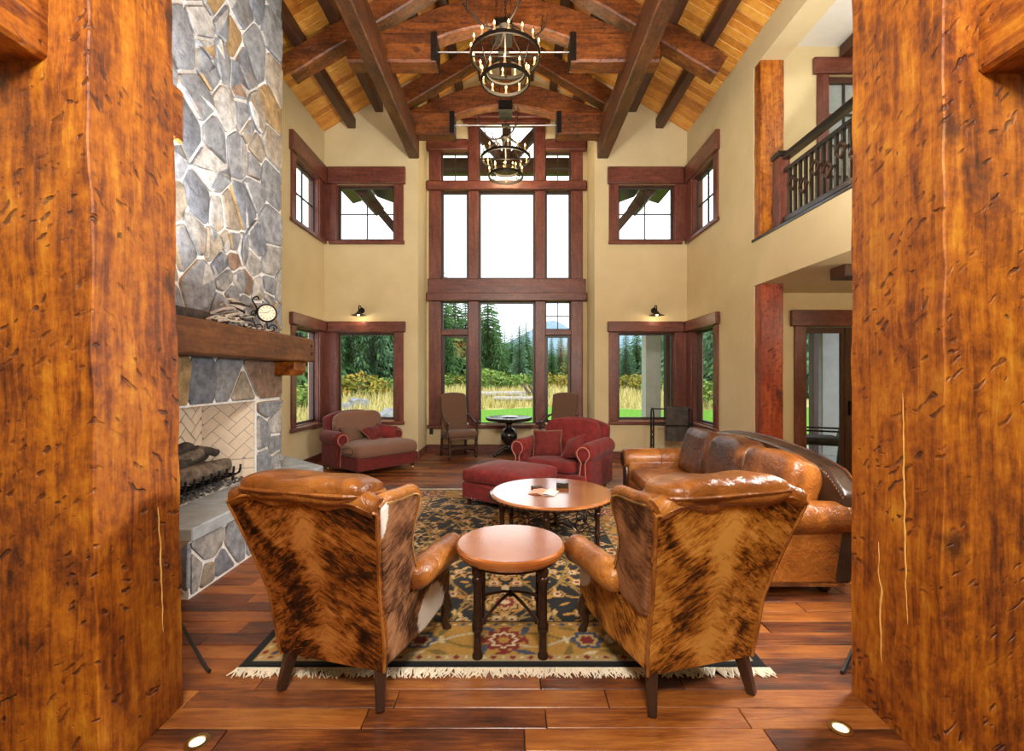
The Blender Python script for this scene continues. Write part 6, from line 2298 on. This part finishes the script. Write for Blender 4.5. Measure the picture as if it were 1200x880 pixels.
shp = []
for i, mm in enumerate(('shrub', 'shrub_green', 'shrub_green')):
    t = thing('meadow_shrub', '', 'shrub', (0, 0, 0))
    build(shrub_mesh(i + 3), 'leaves', MT[mm], t, smooth=0, fix=False)
    st = MB()
    for k in range(5):
        st.tube([(0, 0, -.05), (.25 * math.cos(k * 1.3), .25 * math.sin(k * 1.3), .8)], [.03, .012], 5)
    build(st, 'stems', MT['trunk'], t)
    shp.append(t)
fresh = [True] * 3
for (ratio, d, sc_, p_) in sorted([(-.39, 38, 1.4, 0), (-.365, 40, 1.6, 1), (-.345, 37, 1.3, 1), (-.325, 36, 1.9, 0), (-.30, 38, 1.5, 0), (-.275, 40, 1.4, 1), (-.16, 48, 1.6, 1), (-.14, 50, 1.6, 2), (-.12, 50, 1.4, 0),
                            (-.066, 50, 2.2, 2), (-.045, 46, 2.0, 1), (-.022, 48, 1.6, 2), (.0, 50, 1.5, 1), (.022, 46, 1.6, 2), (.042, 48, 1.5, 1), (.08, 50, 1.6, 0), (.10, 48, 1.5, 0), (.12, 50, 1.6, 0),
                            (.225, 46, 1.4, 1), (.245, 44, 1.5, 0), (.262, 46, 1.6, 0), (.285, 42, 1.4, 0), (.31, 40, 1.4, 1), (.40, 30, 1.6, 1), (.44, 28, 1.5, 2), (-.44, 27, 1.4, 2), (-.48, 25, 1.3, 1)], key=lambda q: q[0]):
    x, y = ratio * d, d
    src = shp[p_]
    where = 'left windows' if ratio < -.2 else ('tall central window' if ratio < .2 else 'right windows')
    n_ = count[where, p_ > 0] = count.get((where, p_ > 0), 0) + 1
    look = ('rusty orange shrub', 'green shrub', 'green shrub')[p_]
    lab = f'{look}, {NTH[n_ - 1]} from the left of those beyond the {where}'
    if fresh[p_]:
        fresh[p_] = False
        o = src
        o.location = (x, y, ground_z(x, y))
        o.scale = (sc_, sc_, sc_ * .9)
    else:
        o = dup(src, (x, y, ground_z(x, y)), rt.uniform(0, 6), scale=(sc_, sc_, sc_ * .9))
    o['label'] = lab
    o['group'] = f'{look}s beyond the {where}'


def boulder(label, x, y, r_, sd):
    m = MB().puff((0, 0, r_ * .4), (r_, r_ * .8, r_ * .75), .9, .9, 16, 10)
    m.v = [tuple(Vector(v) * (1 + .35 * noise.noise(Vector(v) / r_ * 1.3 + Vector((sd, 0, 0))))) for v in m.v]
    tag(build(m, 'boulder', MT['boulder'], loc=(x, y, ground_z(x, y)), smooth=30), label, 'rock')


boulder('grey boulder close behind the burgundy chair, at the foot of the left window', -4.55, 17.2, .62, 1)
boulder('pale boulder in the middle of the left meadow', -8.9, 27, .62, 2)
boulder('small pale boulder left in the left meadow', -9.0, 25, .45, 3)
boulder('low grey boulder beside the fallen logs in the meadow', .75, 32.2, .45, 4)
for (lab, p, q, r0) in (('long bleached fallen log lying across the meadow', (-2.9, 34, .25), (2.6, 33.4, .3), .2), ('dark log stub slanting up from the fallen log', (1.25, 33.3, .25), (.75, 33.2, 1.05), .11),
                        ('second, shorter dark log stub slanting on the fallen log', (1.55, 33.4, .25), (1.25, 33.2, .95), .10), ('short bleached log in front of the fallen log', (-1.2, 30, .1), (1.5, 29.4, .15), .15),
                        ('thin bleached snag standing among the left conifers', (-16.2, 47, 0), (-16.1, 47, 12), .22)):
    o = build(log_mb(p, q, r0, len(lab)), 'fallen_log', MT['trunk' if 'stub' in lab else 'snag'], smooth=60)
    tag(o, lab, 'log')


def ridge(name, label, mat, y, prof, depth, seed, amp):
    def f(u, v):
        x = prof[0][0] + (prof[-1][0] - prof[0][0]) * u
        top = lerp_tab(prof, x)
        hgt = top * (math.sin(PI * min(1, v) * .5) if v <= .5 * 2 else 0)
        k = Vector((x * .004 + seed, v * 4, seed))
        return (x, y + depth * v, -3 + top * math.sin(v * PI / 2) + amp * noise.fractal(k, 1.0, 2.0, 5) * math.sin(v * PI) ** .5 + amp * .25 * noise.noise(k * 9))
    struct(MB().grid(f, 110, 26), name, mat, label, fix=False, smooth=80)


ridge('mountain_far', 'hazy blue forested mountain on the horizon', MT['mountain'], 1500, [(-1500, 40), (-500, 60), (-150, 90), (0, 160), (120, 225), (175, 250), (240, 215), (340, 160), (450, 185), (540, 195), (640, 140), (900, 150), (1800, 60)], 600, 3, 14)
ridge('foothill', 'dark green forested foothill below the mountain', MT['foothill'], 500, [(-400, 8), (-50, 12), (60, 16), (130, 24), (200, 20), (300, 14), (700, 12)], 160, 8, 4)


# things built in place: bring each one's origin down to its own base
def rebase(name, p):
    o = C.objects[name]
    p = Vector(p)
    for k in children(o):
        k.location = Vector(k.location) - p
    o.location = p


rebase('stone_fireplace', (-2.9, 4.4, 0))
rebase('mantel_beam', (-2.545, 4.2, 1.76))
rebase('gas_log_set', (-2.95, 4.3, .52))
